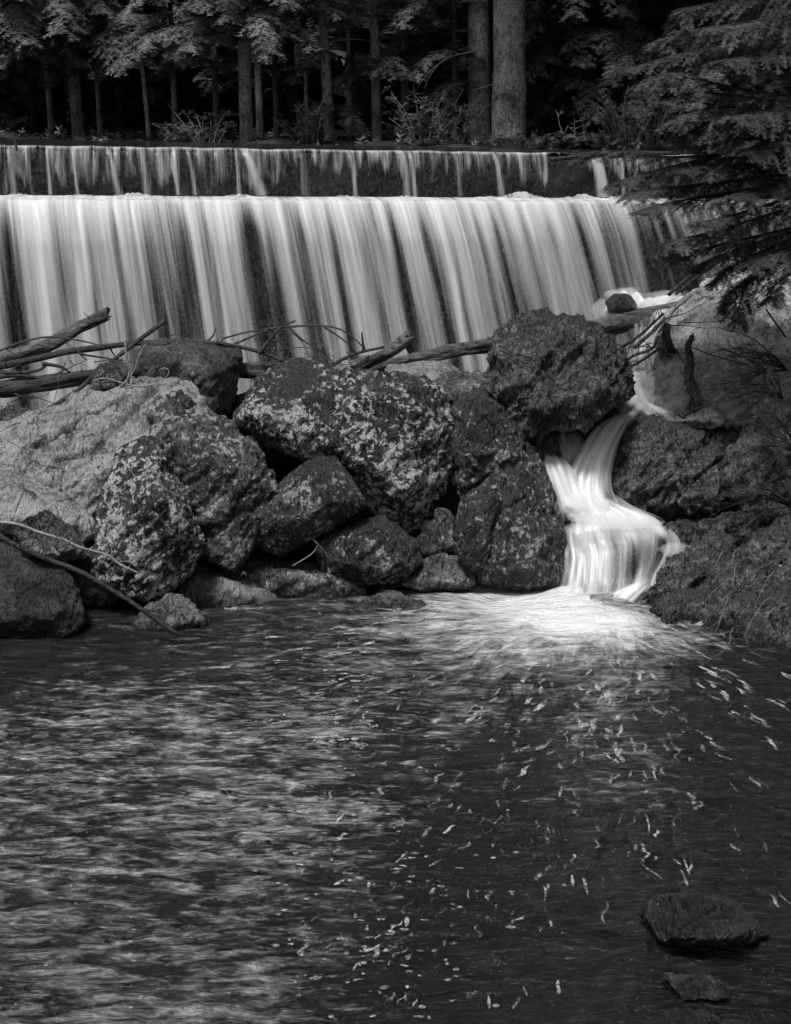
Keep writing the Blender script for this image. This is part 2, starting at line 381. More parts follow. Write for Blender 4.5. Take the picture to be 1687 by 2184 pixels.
INF = PZ(1255, 1300, 0)
def pool():
    xs = np.concatenate([np.linspace(-9, -3.4, 30), np.linspace(-3.35, 3.5, 250), np.linspace(3.55, 6, 14)])
    ys = np.concatenate([np.linspace(-6, 4.4, 24), np.linspace(4.45, 11.6, 260)])
    X, Yg = np.meshgrid(xs, ys); p = np.stack([X.ravel(), Yg.ravel(), np.zeros(X.size)], 1)
    r = np.hypot(p[:, 0] - INF.x, (p[:, 1] - INF.y)); th = np.arctan2(p[:, 0] - INF.x, INF.y - p[:, 1])
    q = p * np.array([1.0, 2.2, 1]); turb = np.exp(-(r / 1.2) ** 2)
    p[:, 2] = (.012 + .035 * turb) * fbm(q * 1.9, 4) + .004 * fbm(q * 7, 2) + .07 * np.exp(-(r / .35) ** 2)
    nx, ny = len(xs), len(ys); i = np.arange(ny - 1)[:, None] * nx + np.arange(nx - 1)[None, :]
    F = np.stack([i, i + 1, i + nx + 1, i + nx], -1).reshape(-1, 4)
    o = put('pool_water', p, F, M_WATER, origin=Vector((0, 0, 0))); tag(o, kind='structure')
    near = np.exp(-(r / 2.8) ** 2)
    wob = fbm(p * 1.1 + 3, 3)
    # foam: strong under the cascade, thinning out to the front; painted sky sheen added at the left
    foam = 1.1 * np.exp(-(r / .42) ** 2) * (1 - .6 * sstep(th, .7, 1.4)) + .50 * np.exp(-(r / .95) ** 2) * np.clip(1 - .3 * th, .4, 1.3) * (1 - .75 * sstep(th, .5, 1.3)) + .46 * np.exp(-(r / 2.6) ** 2) * np.clip(1 - .3 * th, .3, 1.2) + .02
    xl = p[:, 0]; foam = foam + (.36 - .02 * sstep(p[:, 1], 5.5, 7.0)) * sstep(-xl, -.35, .75) * sstep(9.2 - p[:, 1], 0, 1.5)  # left water: reflected sky painted as a pale tone through the foam value
    foam = foam - .42 * sstep(xl, 1.3, 2.6) * sstep(9.6 - p[:, 1], 0, 1) - .30 * sstep(xl, -.2, .9) * sstep(7.2 - p[:, 1], 0, 1.4) + .12 * wob
    for nm, val in (('foam', foam), ('near', near), ('calm', 1 - sstep(p[:, 1], 5.2, 7.6))):
        a = o.data.attributes.new(nm, 'FLOAT', 'POINT'); a.data.foreach_set('value', val.astype(np.float32))
    uvl = o.data.uv_layers.new(name='polar'); li = np.zeros(len(o.data.loops), np.int32); o.data.loops.foreach_get('vertex_index', li)
    thw = th + .25 * fbm(p * .8 + 11, 2) + .35 * np.log(r + .4)
    uvl.data.foreach_set('uv', np.stack([thw[li], np.log(r[li] + .25) * 1.6], 1).astype(np.float32).ravel())
pool()

def slab(name, pts_top, depth, zbot, mat, parent, disp=.0, nu=160, nz=20, inset=0.0, slope=0.0):
    """wall whose top edge runs along pts_top; front face subdivided and roughened, flat top going back by depth"""
    c = spline(pts_top, nu); rows = []
    out = np.array([.11, -1.0, 0]); out /= np.linalg.norm(out)
    for k in range(nz):
        t = k / (nz - 1); q = c.copy(); q[:, 2] = c[:, 2] + (zbot - c[:, 2]) * t; q += out * (slope * t)
        q += out * (disp * (fbm(q * 2.2, 4) + .6 * fbm(q * 9, 3)))[:, None]; rows.append(q)
    back = c.copy(); back -= out * depth; bb = back.copy(); bb[:, 2] = zbot
    rows = [bb, back] + rows
    V = np.vstack(rows); i = np.arange(len(rows) - 1)[:, None] * nu + np.arange(nu - 1)[None, :]
    F = np.stack([i, i + nu, i + nu + 1, i + 1], -1).reshape(-1, 4)
    return put(name, V, F, mat, parent)

dam = empty('dam', P(800, 880, 15.3))
tag(dam, 'low two-step dam wall, dark and wet behind the falling water', 'dam')
up_pts = [crest(u, True) + Vector((0, 0, -.03)) for u in np.linspace(CR_U[0], CR_U[1], 7)]
lo_pts = [crest(u) + Vector((0, 0, -.05)) for u in np.linspace(CR_U[0], CR_U[1], 7)]
slab('upper_wall', up_pts, .5, 2.3, M_WALL, dam, .02)
slab('lower_wall', [p + Vector((0, .10, 0)) for p in lo_pts], 1.1, .2, M_WALL, dam, .04, slope=.30)

# upper pool: still water held by the upper crest
V = []; F = []
n = 60; us = np.linspace(CR_U[0] - 200, CR_U[1] + 100, n)
for u in us:
    c = crest(u, True); V.append((c.x, c.y + .02, c.z + .012)); V.append((c.x - .2, c.y + .5, c.z + .02)); V.append((c.x - .3, 20.6, c.z + .02))
for i in range(n - 1):
    for k in range(2): F.append((3 * i + k, 3 * i + 3 + k, 3 * i + 4 + k, 3 * i + 1 + k))
tag(put('upper_pool_water', V, F, M_UPWATER), kind='structure')
# catch pool between dam and boulders
a = P(-500, 860, 15); V = [(-6, 12.6, .72), (4.2, 12.6, .72), (4.6, 17, .72), (-6, 15.5, .72)]
tag(put('catch_pool_water', V, [(0, 1, 2, 3)], M_UPWATER), kind='structure')

# ------------------------------------------------------------------ falling water
def uv_sheet(o, nu, nv, uu, vv):
    uvl = o.data.uv_layers.new(name='flow'); li = np.zeros(len(o.data.loops), np.int32); o.data.loops.foreach_get('vertex_index', li)
    uvl.data.foreach_set('uv', np.stack([uu.ravel()[li], vv.ravel()[li]], 1).astype(np.float32).ravel())
def grid_faces(nr, nc):
    i = np.arange(nr - 1)[:, None] * nc + np.arange(nc - 1)[None, :]
    return np.stack([i, i + nc, i + nc + 1, i + 1], -1).reshape(-1, 4)
def fdens(o, d):
    a = o.data.attributes.new('dens', 'FLOAT', 'POINT'); a.data.foreach_set('value', d.astype(np.float32).ravel())

OUT = np.array([.18, -1.0, 0]); OUT /= np.linalg.norm(OUT); ALONG = np.array([1.0, .14, 0]); ALONG /= np.linalg.norm(ALONG)
def main_fall(layer):
    nc, nr = (1000, 64) if layer == 0 else (700, 40)
    us = np.linspace(CR_U[0] + 100, 1720, nc)
    c = np.array([tuple(crest(u)) for u in us]); s = np.concatenate([[0], np.cumsum(np.linalg.norm(np.diff(c, axis=0), axis=1))])
    t = np.concatenate([np.linspace(-.55, 0, 8)[:-1], np.linspace(0, 1, nr - 7) ** 1.15])
    V = np.zeros((nr, nc, 3)); dens = np.zeros((nr, nc)); uu = np.zeros((nr, nc)); vv = np.zeros((nr, nc))
    frac = (us - 0) / 1500.0
    skew = .14 + .50 * np.clip(frac, 0, 1.2) ** 1.2
    H = c[:, 2] - .68
    for k, tk in enumerate(t):
        if tk <= 0:
            q = c - OUT * (-tk * 1.0) * .9; q[:, 2] += .012 - .02 * (1 + tk / .55) ** 2; lean = 0 * s
        else:
            drop = H * tk; outw = .16 * (1 - math.exp(-tk * 9)) + .20 * tk ** 1.0
            lean = skew * (tk ** .95)
            q = c + OUT * outw + ALONG * lean[:, None]; q[:, 2] -= drop - .012 + .0
            q[:, 2] -= .02 * (1 - math.exp(-tk * 30))
        td = max(tk, 0)
        # strands: wander a little, some merge or part lower down
        sp = s + (.16 * pn(np.stack([s * 1.3, 0 * s + td * 1.2 + 5, 0 * s], 1)) + .05 * pn(np.stack([s * 4.3, 0 * s + td * 2.6 + 5, 0 * s], 1))) * td
        n0 = pn(np.stack([sp * 1.1 + 40, 0 * s + td * .35, 0 * s + layer * 7], 1))
        n1 = pn(np.stack([sp * 3.2, 0 * s + td * .5, 0 * s + 3 + layer * 7], 1)); n2 = pn(np.stack([sp * 8.5, 0 * s + td * .9, 0 * s + 9 + layer * 7], 1))
        d = .62 + .30 * n0 + .55 * n1 + .40 * n2
        n3 = pn(np.stack([sp * 15 + .5 * n1, 0 * s + td * 1.3, 0 * s + 21 + layer * 7], 1)); d += .38 * np.clip(n3 - .12, 0, 1) * (1.4 - td) + .30 * math.exp(-td * 5) - .02 * td + .10 * sstep(td, .6, 1.0)
        gap = np.zeros(nc)
        for (gu, gw, gs) in ((5, 14, .6), (236, 7, .5), (300, 5, .35), (382, 9, .55), (430, 5, .3), (520, 17, 1.0), (560, 5, .25), (628, 7, .55), (690, 6, .4), (763, 7, .5), (822, 5, .4), (885, 8, .55), (935, 5, .35), (1000, 6, .4), (1038, 7, .55), (1098, 6, .4), (1147, 9, .6), (1215, 6, .4), (1262, 6, .45)):
            grow = 1 + 1.5 * td
            gap += gs * np.exp(-((us - gu) / (gw * grow)) ** 2) * (.25 + .75 * min(1, td * 6 + .1))
        d -= .8 * gap * (1 - .25 * td); d = np.maximum(d, .10 + .16 * td)
        d -= .12 * sstep(us, 1180, 1320); d -= .40 * sstep(us + 14 * n2 + 30 * n1, 1290, 1400) * (1 - .18 * np.exp(-((us - 1400) / 22) ** 2)); d -= .1 * sstep(us, 1200, 1300) * td
        if layer == 1: d -= .12
        if tk <= 0: d = .22 + .45 * d + .25 * (1 + tk / .55)
        q = q + OUT * (.05 * np.clip(d, 0, 1.3))[:, None] * min(1, td * 5 + .05) - OUT * .07 * layer * min(1, td * 4)
        V[k] = q; dens[k] = np.clip(d, 0.0, 1.6); uu[k] = s + (.03 * td * n0); vv[k] = tk * 2.1
    o = put('main_waterfall' if layer == 0 else 'main_waterfall_back_veil', V.reshape(-1, 3), grid_faces(nr, nc), M_VEIL)
    uv_sheet(o, nc, nr, uu, vv); fdens(o, dens); return o
wf = main_fall(0); tag(wf, 'wide white curtain of water falling over the lower step of the dam', 'waterfall', kind='structure')
wf2 = main_fall(1); tag(wf2, kind='structure'); wf2.name = 'waterfall_inner_veil'

def upper_fall():
    nc, nr = 900, 36
    us = np.linspace(CR_U[0] + 100, 1640, nc)
    c = np.array([tuple(crest(u, True)) for u in us]); s = np.concatenate([[0], np.cumsum(np.linalg.norm(np.diff(c, axis=0), axis=1))])
    lo = np.array([tuple(crest(u)) for u in us])
    t = np.concatenate([np.linspace(-.35, 0, 6)[:-1], np.linspace(0, 1, nr - 5) ** 1.2])
    V = np.zeros((nr, nc, 3)); dens = np.zeros((nr, nc)); uu = np.zeros((nr, nc)); vv = np.zeros((nr, nc))
    z0 = np.zeros(nc); n0c = fbm(np.stack([s * 2.2, z0, z0 + 6], 1), 4)
    length = .46 + .55 * pn(np.stack([s * 1.6, z0, z0 + 2], 1)) + .5 * pn(np.stack([s * 7, z0, z0 + 4], 1)) + .25 * pn(np.stack([s * 19, z0, z0 + 8], 1))
    length += .28 * (1 - sstep(us, 480, 700))
    streams = ((100, 4, .9, 4), (152, 4, .95, 10), (228, 9, .8, 22), (300, 12, .6, 10), (370, 4, 1.0, 6), (398, 6, .8, 14), (502, 5, .9, 3), (520, 12, 1.0, 32), (640, 10, .6, 8), (742, 7, .7, 12), (858, 8, .8, 6), (872, 6, .9, 8), (970, 6, .6, 6), (1050, 8, .8, 16), (1190, 4, .5, 2), (1228, 4, .6, 2), (1262, 12, 1.25, 20), (1270, 7, 1.0, 18), (1320, 4, .8, 4), (18, 8, .8, 8), (1385, 14, .5, 5), (60, 5, .5, 4))
    for k, tk in enumerate(t):
        td = max(tk, 0)
        if tk <= 0:
            q = c - OUT * (-tk); q[:, 2] += .012 + .012 * n0c
        else:
            q = c + OUT * (.10 * (1 - math.exp(-tk * 6)) + .05 * tk); q[:, 2] = c[:, 2] + .012 + .012 * n0c * (1 - tk) - (c[:, 2] - lo[:, 2] - .0) * tk
        n1 = pn(np.stack([s * 5, z0 + td * .7, z0 + 3], 1)); n2 = pn(np.stack([s * 16, z0 + td * 1.2, z0 + 9], 1))
        d = .50 + .50 * n1 + .45 * n2
        d = d * (1 - sstep(td, length - .12, length + .25)) * (1 - .15 * td)
        d += .75 * np.exp(-(td / .05) ** 2) * (.55 + .6 * pn(np.stack([s * 9, z0, z0 + 13], 1)))
        for (su, sw, ss, ln) in streams:
            w = sw * (1 + .3 * td); d = np.maximum(d, ss * 1.05 * np.exp(-((us - su - ln * td ** .8) / w) ** 2))
        d *= 1 - .9 * sstep(us, 1168, 1182) * (us < 1240) * (td < 2) * (1 - np.exp(-((us - 1190) / 6) ** 2) * .5)
        d *= 1 - sstep(us, 1460, 1500)
        if tk <= 0: d = .10 + .55 * sstep(tk, -.08, 0) + .15 * n1
        V[k] = q + OUT * (.03 * np.clip(d, 0, 1))[:, None] * min(1, td * 8); dens[k] = np.clip(d, 0, 1.5); uu[k] = s; vv[k] = tk * .8
    o = put('upper_waterfall', V.reshape(-1, 3), grid_faces(nr, nc), M_VEIL2)
    uv_sheet(o, nc, nr, uu, vv); fdens(o, dens)
    tag(o, 'thin broken trickles over the upper step of the dam', 'waterfall', kind='structure')
upper_fall()

def flow(name, rows, nc=40, nr=60, bulge=.06, edge=.18, dmul=1.0, label=None, wob=.02, seed=0, base=.75, streak=.5, mat=None, ends=(0.0, .0), dark=(), layers=2):
    for ly in range(layers - 1): flow(name, rows, nc, nr, bulge * 1.25, edge * 1.4, dmul * .6, label, wob * 1.6, seed + 100 + 17 * ly, base, streak * 1.3, mat, ends, dark, 1).parent = casc
    """cascade sheet: rows = cross sections down the flow, each ((u,v,Y),(u,v,Y)[,...]) from its left to its right edge"""
    R = np.array([spline([P(*q) for q in r], 9) for r in rows])          # (k,9,3)
    cols = np.stack([spline(R[:, j], nr) for j in range(9)], 1)           # (nr,9,3)
    G = np.stack([spline(cols[i], nc) for i in range(nr)], 0)             # (nr,nc,3)
    a = np.linspace(0, 1, nc)[None, :]; t = np.linspace(0, 1, nr)[:, None]
    w = np.linalg.norm(G[:, -1] - G[:, 0], axis=1).mean()
    prof = (1 - np.abs(2 * a - 1) ** 3)
    zz = np.zeros((nr, nc))
    q = np.stack([(a + zz) * w * 6 + seed, (t + zz) * 1.3, zz + seed], -1).reshape(-1, 3)
    s1 = pn(q).reshape(nr, nc); s2 = pn(q * np.array([3, 1.3, 1]) + 4).reshape(nr, nc)
    G[:, :, 2] += bulge * prof * .6 + wob * (s1 + .5 * s2); G[:, :, 1] -= bulge * prof * .5 + wob * (s1 + .5 * s2)
    d = base + streak * (s1 + .6 * s2)
    for (da, dt, ra, rt, dv) in dark: d = d - dv * np.exp(-((a - da) / ra) ** 2 - ((t - dt) / rt) ** 2)
    e = (np.minimum(a, 1 - a) + edge * (.45 * s1 + .6 * s2)) / max(edge, 1e-3); d = d * dmul * (sstep(e, 0, 1)) * (1 - (1 - sstep(t, 0, ends[0] + 1e-4)) * .9) * (1 - (sstep(t, 1 - ends[1] - 1e-4, 1)) * .95)
    o = put(name, G.reshape(-1, 3), grid_faces(nr, nc), mat or M_CASC)
    L = np.linalg.norm(np.diff(G.mean(1), axis=0), axis=1).sum()
    uv_sheet(o, nc, nr, (a + zz) * w + seed, (t + zz) * L); fdens(o, np.clip(d, 0, 1.5))
    return o
casc = empty('cascade', P(1300, 1280, 10.4)); tag(casc, 'white water cascading between the boulders and the mossy bank', 'cascade', kind='structure')
def cflow(*a, **k):
    flow(*a, **k).parent = casc
    for c in casc.children:
        if not c.get('placed'): c.location = c.location - casc.location; c['placed'] = 1
# chute over the log at the top
cflow('water_chute', [((1270, 672, 14.6), (1475, 622, 14.9)), ((1290, 690, 14.0), (1470, 640, 14.3)), ((1330, 715, 13.6), (1440, 668, 13.8)), ((1322, 770, 13.2), (1405, 725, 13.4)), ((1335, 800, 12.8), (1395, 790, 12.9))], base=.36, seed=3, bulge=.05, edge=.35)
cflow('water_chute', [((1270, 690, 14.9), (1300, 640, 15.0), (1330, 632, 15.1), (1360, 650, 15.0), (1400, 650, 14.9), (1480, 612, 15.0)), ((1255, 700, 14.2), (1300, 672, 14.3), (1350, 672, 14.4), (1400, 668, 14.4), (1440, 655, 14.5), (1480, 630, 14.6))], nr=24, base=.85, seed=6, bulge=.10, edge=.25, wob=.06, ends=(.25, .3))
# fan on the pale rock
cflow('water_chute', [((1330, 788, 12.8), (1400, 795, 12.8)), ((1335, 820, 12.5), (1440, 822, 12.6)), ((1345, 860, 12.2), (1450, 870, 12.3)), ((1365, 892, 12.0), (1490, 900, 12.0)), ((1370, 900, 11.9), (1560, 908, 11.9))], base=.52, seed=11, bulge=.03, edge=.4)
cflow('water_chute', [((1338, 800, 12.72), (1362, 800, 12.72)), ((1350, 850, 12.35), (1380, 850, 12.35)), ((1375, 878, 12.1), (1410, 874, 12.1)), ((1400, 897, 11.88), (1480, 890, 11.9))], base=.62, nc=24, edge=.5, seed=14, bulge=.04, ends=(.1, .35))
cflow('water_chute', [((1332, 800, 12.6), (1392, 800, 12.6)), ((1325, 850, 12.2), (1400, 858, 12.2)), ((1300, 885, 11.9), (1372, 886, 11.9)), ((1286, 912, 11.68), (1350, 905, 11.7))], base=.55, nc=40, edge=.35, seed=17, bulge=.06)
# main chute down to the shelf
cflow('water_chute', [((1296, 902, 11.75), (1358, 893, 11.75)), ((1256, 928, 11.5), (1348, 898, 11.52)), ((1222, 985, 11.26), (1320, 952, 11.32)), ((1194, 1040, 11.14), (1304, 1022, 11.18)), ((1184, 1085, 11.04), (1316, 1072, 11.06)), ((1182, 1118, 10.94), (1350, 1116, 10.94))], base=1.12, seed=21, bulge=.10, edge=.30, nc=60)
cflow('water_chute', [((1146, 966, 11.3), (1196, 980, 11.36)), ((1152, 992, 11.1), (1228, 1012, 11.2)), ((1170, 1046, 11.0), (1252, 1056, 11.06)), ((1186, 1105, 10.9), (1280, 1100, 10.94))], base=1.1, seed=27, bulge=.07, nc=36, edge=.26, ends=(.3, .1))
cflow('water_chute', [((1176, 925, 11.6), (1250, 915, 11.62)), ((1190, 965, 11.4), (1262, 948, 11.45)), ((1205, 1020, 11.18), (1262, 1010, 11.22))], base=.60, seed=29, bulge=.05, nc=30, ends=(.3, .4))
# shelf of foam
cflow('water_chute', [((1200, 1050, 11.25), (1300, 1046, 11.25)), ((1188, 1082, 11.05), (1352, 1080, 11.08)), ((1186, 1108, 10.92), (1425, 1108, 10.98)), ((1188, 1132, 10.84), (1452, 1138, 10.9)), ((1192, 1160, 10.76), (1480, 1168, 10.84))], base=.95, streak=.30, seed=31, bulge=.07, nc=60, edge=.22, ends=(.45, .3))
# lower fall, domed over a hidden stone
cflow('water_chute', [((1188, 1122, 11.02), (1260, 1118, 11.0), (1330, 1118, 11.0), (1420, 1126, 11.05), (1486, 1155, 11.0)), ((1196, 1160, 10.75), (1255, 1152, 10.7), (1335, 1146, 10.68), (1430, 1162, 10.78), (1482, 1182, 10.85)),
     ((1200, 1200, 10.60), (1262, 1190, 10.58), (1345, 1180, 10.55), (1420, 1196, 10.62), (1466, 1200, 10.72)), ((1188, 1245, 10.45), (1260, 1250, 10.42), (1340, 1240, 10.42), (1400, 1232, 10.5), (1440, 1222, 10.6)), ((1170, 1268, 10.32), (1255, 1282, 10.28), (1330, 1276, 10.3), (1390, 1262, 10.4), (1420, 1240, 10.5))], base=.52, streak=.45, dark=((.52, .5, .12, .3, .30), (.68, .5, .22, .3, .20), (.04, .6, .05, .5, .25), (.97, .35, .17, .6, .75)), seed=41, bulge=.04, nc=90, edge=.13)
# run-out at the foot, from the bank side
cflow('water_chute', [((1330, 1248, 10.55), (1440, 1222, 10.65)), ((1290, 1265, 10.35), (1400, 1255, 10.4)), ((1230, 1290, 10.15), (1365, 1300, 10.1)), ((1150, 1315, 9.98), (1330, 1335, 9.85))], base=.7, streak=.5, seed=51, bulge=.04, nc=50, edge=.5, ends=(.35, .6))

def mist(u, v, Y, rx, ry, rz, dens):
    m, nt = newmat('spray'); b = NB(nt); x = b.n('ShaderNodeVolumePrincipled'); x.inputs['Color'].default_value = (.95, .95, .95, 1); x.inputs['Density'].default_value = dens
    b.l(x.outputs[0], b.n('ShaderNodeOutputMaterial').inputs['Volume'])
    bm = bmesh.new(); bmesh.ops.create_icosphere(bm, subdivisions=4, radius=1.0)
    V = np.array([tuple(w.co) for w in bm.verts]); V *= (1 + .35 * fbm(V * 1.6 + u, 3))[:, None]; c = P(u, v, Y); V = V * np.array([rx, ry, rz]) + np.array(c)
    F = [tuple(w.index for w in f.verts) for f in bm.faces]; bm.free()
    tag(put('spray_mist', V, F, m), kind='stuff')
for a in ((1250, 1082, 10.95, .22, .16, .11, 7), (1320, 1112, 10.78, .32, .14, .05, 7), (1258, 1280, 10.2, .20, .10, .06, 5), (1224, 1036, 11.2, .09, .08, .12, 5), (1440, 1172, 10.7, .14, .08, .05, 5),
          (1284, 662, 14.3, .10, .10, .12, 4), (1330, 630, 14.6, .20, .1, .08, 4), (1420, 642, 14.3, .22, .12, .10, 4), (1375, 850, 12.2, .1, .1, .10, 4)):
    mist(*a)
# splash lines on the lower ledge
def ledge_splash():
    V, F = [], []
    for (u0, hgt, w) in ((1115, .13, 60), (1250, .09, 50), (150, .04, 60), (275, .07, 60), (505, .06, 50), (735, .04, 60), (860, .04, 50), (1050, .04, 60), (20, .04, 50), (1330, .06, 50)):
        c = crest(u0); n = 26
        for ring in range(6):
            for k in range(n):
                a = k / (n - 1) * 2 - 1
                h = .6 * hgt * math.exp(-(a * 1.8) ** 2) * math.sin(math.pi * min(1, ring / 5 + .05)) + .01 * random.uniform(-1, 1)
                V.append((c.x + a * w * .0055, c.y + .50 - ring * .09, c.z + h + .006)); 
        b0 = len(V) - 6 * n
        for r in range(5):
            for k in range(n - 1): F.append((b0 + r * n + k, b0 + (r + 1) * n + k, b0 + (r + 1) * n + k + 1, b0 + r * n + k + 1))
    o = put('ledge_foam', V, F, M_CASC)
    xyz = np.array(V); uv_sheet(o, 0, 0, xyz[:, 0] * 1.0, xyz[:, 1] * .5); fdens(o, np.full(len(V), .42)); tag(o, kind='stuff')
ledge_splash()

# ------------------------------------------------------------------ boulders
DEPS = lambda: bpy.context.evaluated_depsgraph_get()
def hull(bm, pts):
    vs = [bm.verts.new(p) for p in pts]
    r = bmesh.ops.convex_hull(bm, input=vs)
    dead = [g for g in r['geom_interior'] if isinstance(g, bmesh.types.BMVert)] + [g for g in r['geom_unused'] if isinstance(g, bmesh.types.BMVert)]
    bmesh.ops.delete(bm, geom=list(set(dead)), context='VERTS')
def rock(label, mat, Y, blobs, lean=.45, bulge=.18, thick=.5, front=(), amp=.03, vox=.018, smooth=1, name='boulder', cat='boulder', group='boulders piled below the dam', ridge=1.0, fq=2.4, parent=None, inset=.55, cuts=None, chip=14, cdep=.55, shard=.42, low=.30):
    bm = bmesh.new()
    if not isinstance(blobs[0][0], (tuple, list)): blobs = [blobs]
    for bi, bl in enumerate(blobs):
        uc = sum(p[0] for p in bl) / len(bl); vc = sum(p[1] for p in bl) / len(bl); pts = []
        s = MPP(uc, vc, Y)
        for p in bl:
            d = p[2] if len(p) > 2 else lean * (vc - p[1]) * s
            pts.append(P(p[0], p[1], Y + d))
            pts.append(P(uc + (p[0] - uc) * .78, vc + (p[1] - vc) * .78, Y + d + thick))
            if bulge: pts.append(P(uc + (p[0] - uc) * inset, vc + (p[1] - vc) * inset, Y + d * inset - bulge))
        for p in front:
            if len(p) < 4 or p[3] == bi: pts.append(P(p[0], p[1], Y + p[2]))
        hull(bm, pts)
    me = bpy.data.meshes.new('tmp'); bm.to_mesh(me); bm.free()
    o = bpy.data.objects.new(name, me); COL.objects.link(o)
    md = o.modifiers.new('r', 'REMESH'); md.mode = 'VOXEL'; md.voxel_size = vox
    if smooth: ms = o.modifiers.new('s', 'SMOOTH'); ms.iterations = smooth; ms.factor = .5
    m2 = bpy.data.meshes.new_from_object(o.evaluated_get(DEPS())); o.modifiers.clear(); o.data = m2; bpy.data.meshes.remove(me)
    n = len(m2.vertices); co = np.zeros(n * 3, np.float32); m2.vertices.foreach_get('co', co); co = co.reshape(-1, 3).astype(float)
    nr = np.zeros(n * 3, np.float32); m2.vertex_normals.foreach_get('vector', nr); nr = nr.reshape(-1, 3)
    ext = float(np.sort(co.max(0) - co.min(0))[1]); co = co + nr * ext * .014; rg = np.random.default_rng(abs(hash(label)) % 99991 if False else sum(map(ord, label)) + len(label))
    for k in range(chip):     # knock off corners along planes: flat facets with sharp arrises
        nn = nr[rg.integers(n)] + rg.normal(0, .35, 3); nn /= np.linalg.norm(nn)
        h = co @ nn; h = h - (h.max() - ext * rg.uniform(.008, .050) * cdep); m_ = h > 0; co[m_] -= (h[m_] * .96)[:, None] * nn
    a = math.radians(42); qx = co[:, 0] * math.cos(a) + co[:, 2] * math.sin(a); qz = -co[:, 0] * math.sin(a) + co[:, 2] * math.cos(a)
    q = np.stack([qx * .55, co[:, 1], qz * 1.7], 1)
    st = q[:, 2] * fq * 1.1 + .9 * fbm(co * fq * .8 + 31, 3); fr = st - np.floor(st)
    led = np.where(fr < .82, fr / .82, (1 - fr) / .18) - .5                                # split layers: slow rise, sharp step
    st2 = q[:, 0] * fq * 1.3 + 1.1 * fbm(co * fq + 57, 3); fr2 = st2 - np.floor(st2); led2 = np.where(fr2 < .86, fr2 / .86, (1 - fr2) / .14) - .5
    def shards(M, cell):
        sid = rg.integers(n, size=M); sq = q[sid]; idx = np.zeros(n, int); qw = q + .25 * cell * np.stack([fbm(co * 1.2 / cell + 3, 2), fbm(co * 1.2 / cell + 23, 2), fbm(co * 1.2 / cell + 43, 2)], 1)
        for b0 in range(0, n, 4000): idx[b0:b0 + 4000] = np.argmin(((qw[b0:b0 + 4000, None, :] - sq[None]) ** 2).sum(2), 1)
        return np.clip(rg.normal(0, .55, M)[idx] + ((co - co[sid][idx]) * rg.normal(0, .8, (M, 3))[idx]).sum(1) / cell, -1.6, 1.6)
    area = ext * ext * 4; M1 = int(np.clip(area / .055, 8, 90)); M2 = int(np.clip(area / .0075, 30, 420))
    frac = shard * (.026 * shards(M1, .22) + .0085 * shards(M2, .085)) * min(1.0, ext / .5)
    d = frac + amp * (fbm(co * fq, 3) * low + ridge * .26 * (ridged(q * fq * 1.5, 4) - .6) + .30 * led + .10 * led2 + .34 * fbm(q * fq * 5, 3) + .24 * ridged(q * fq * 9, 2))
    if cuts:
        dd = co - np.array([0, 0, CAM_Z]); fw = dd[:, 1] * math.cos(PITCH) - dd[:, 2] * math.sin(PITCH); upc = dd[:, 1] * math.sin(PITCH) + dd[:, 2] * math.cos(PITCH)
        pu = CU + FPX * dd[:, 0] / fw; pv = CV - FPX * upc / fw
        for (cp, wd, dep) in cuts:
            c2 = spline([(x_, y_, 0) for x_, y_ in cp], 120)[:, :2]; wob = 5 * fbm(np.stack([pu * .03, pv * .03, pu * 0], 1), 3)
            dist = np.min(np.hypot(pu[:, None] - c2[None, :, 0], pv[:, None] - c2[None, :, 1]), 1) + wob
            d = d - dep * (1 - sstep(dist, wd * .35, wd)) * (nr[:, 1] < .3)
    co = co + nr * d[:, None]
    base = np.array([co[:, 0].mean(), co[:, 1].mean(), co[:, 2].min()])
    m2.vertices.foreach_set('co', (co - base).astype(np.float32).ravel()); m2.update()
    m2.polygons.foreach_set('use_smooth', [True] * len(m2.polygons))
    o.location = base; m2.materials.clear(); m2.materials.append(mat); m2.name = name
    if parent is None: tag(o, label, cat, group)
    return o

R = rock
PALE_B = R('big pale split boulder with a long dark crack, at the left', M_PALE, 10.9, [(-90, 960, .3), (-30, 930, .45), (75, 888, .55), (185, 848, .65), (300, 818, .75), (372, 812, .8), (424, 838, .6), (428, 880, .4), (350, 960, .0), (240, 1010, -.15), (205, 1110, -.2), (160, 1150, -.2), (-90, 1130, -.25)], bulge=.05, inset=.7, thick=1.0, amp=.040, vox=.0145, ridge=1.3, smooth=1, chip=14, cdep=.4, shard=.8, cuts=[([(78, 958), (160, 908), (187, 889), (220, 878), (263, 853), (280, 840)], 6, .2), ([(120, 985), (200, 966), (240, 931), (283, 881), (312, 848), (330, 830)], 9, .10)])
R('smooth pale boulder below the split one, its lower edge over dark stones', M_PALE, 10.35, [(-90, 985, .5), (0, 1000, .45), (60, 1020, .4), (140, 1062, .25), (203, 1106, .15), (204, 1140, .05), (160, 1158, 0), (60, 1128, 0), (-90, 1130, 0)], bulge=.08, thick=.6, amp=.03, ridge=1.2)
R('lichen-spotted boulder with a pale ridge line, behind the pointed dark one', M_MIDD, 10.65, [(318, 890), (340, 858), (372, 838), (395, 850), (432, 872), (452, 880), (472, 893), (522, 935), (562, 980), (586, 1042), (566, 1080), (530, 1135), (512, 1200), (490, 1216), (450, 1180), (420, 1100), (360, 1000), (325, 940)], bulge=.14, thick=.6, lean=.5, amp=.045, shard=.8, front=((400, 960, -.25), (470, 1000, -.3)))
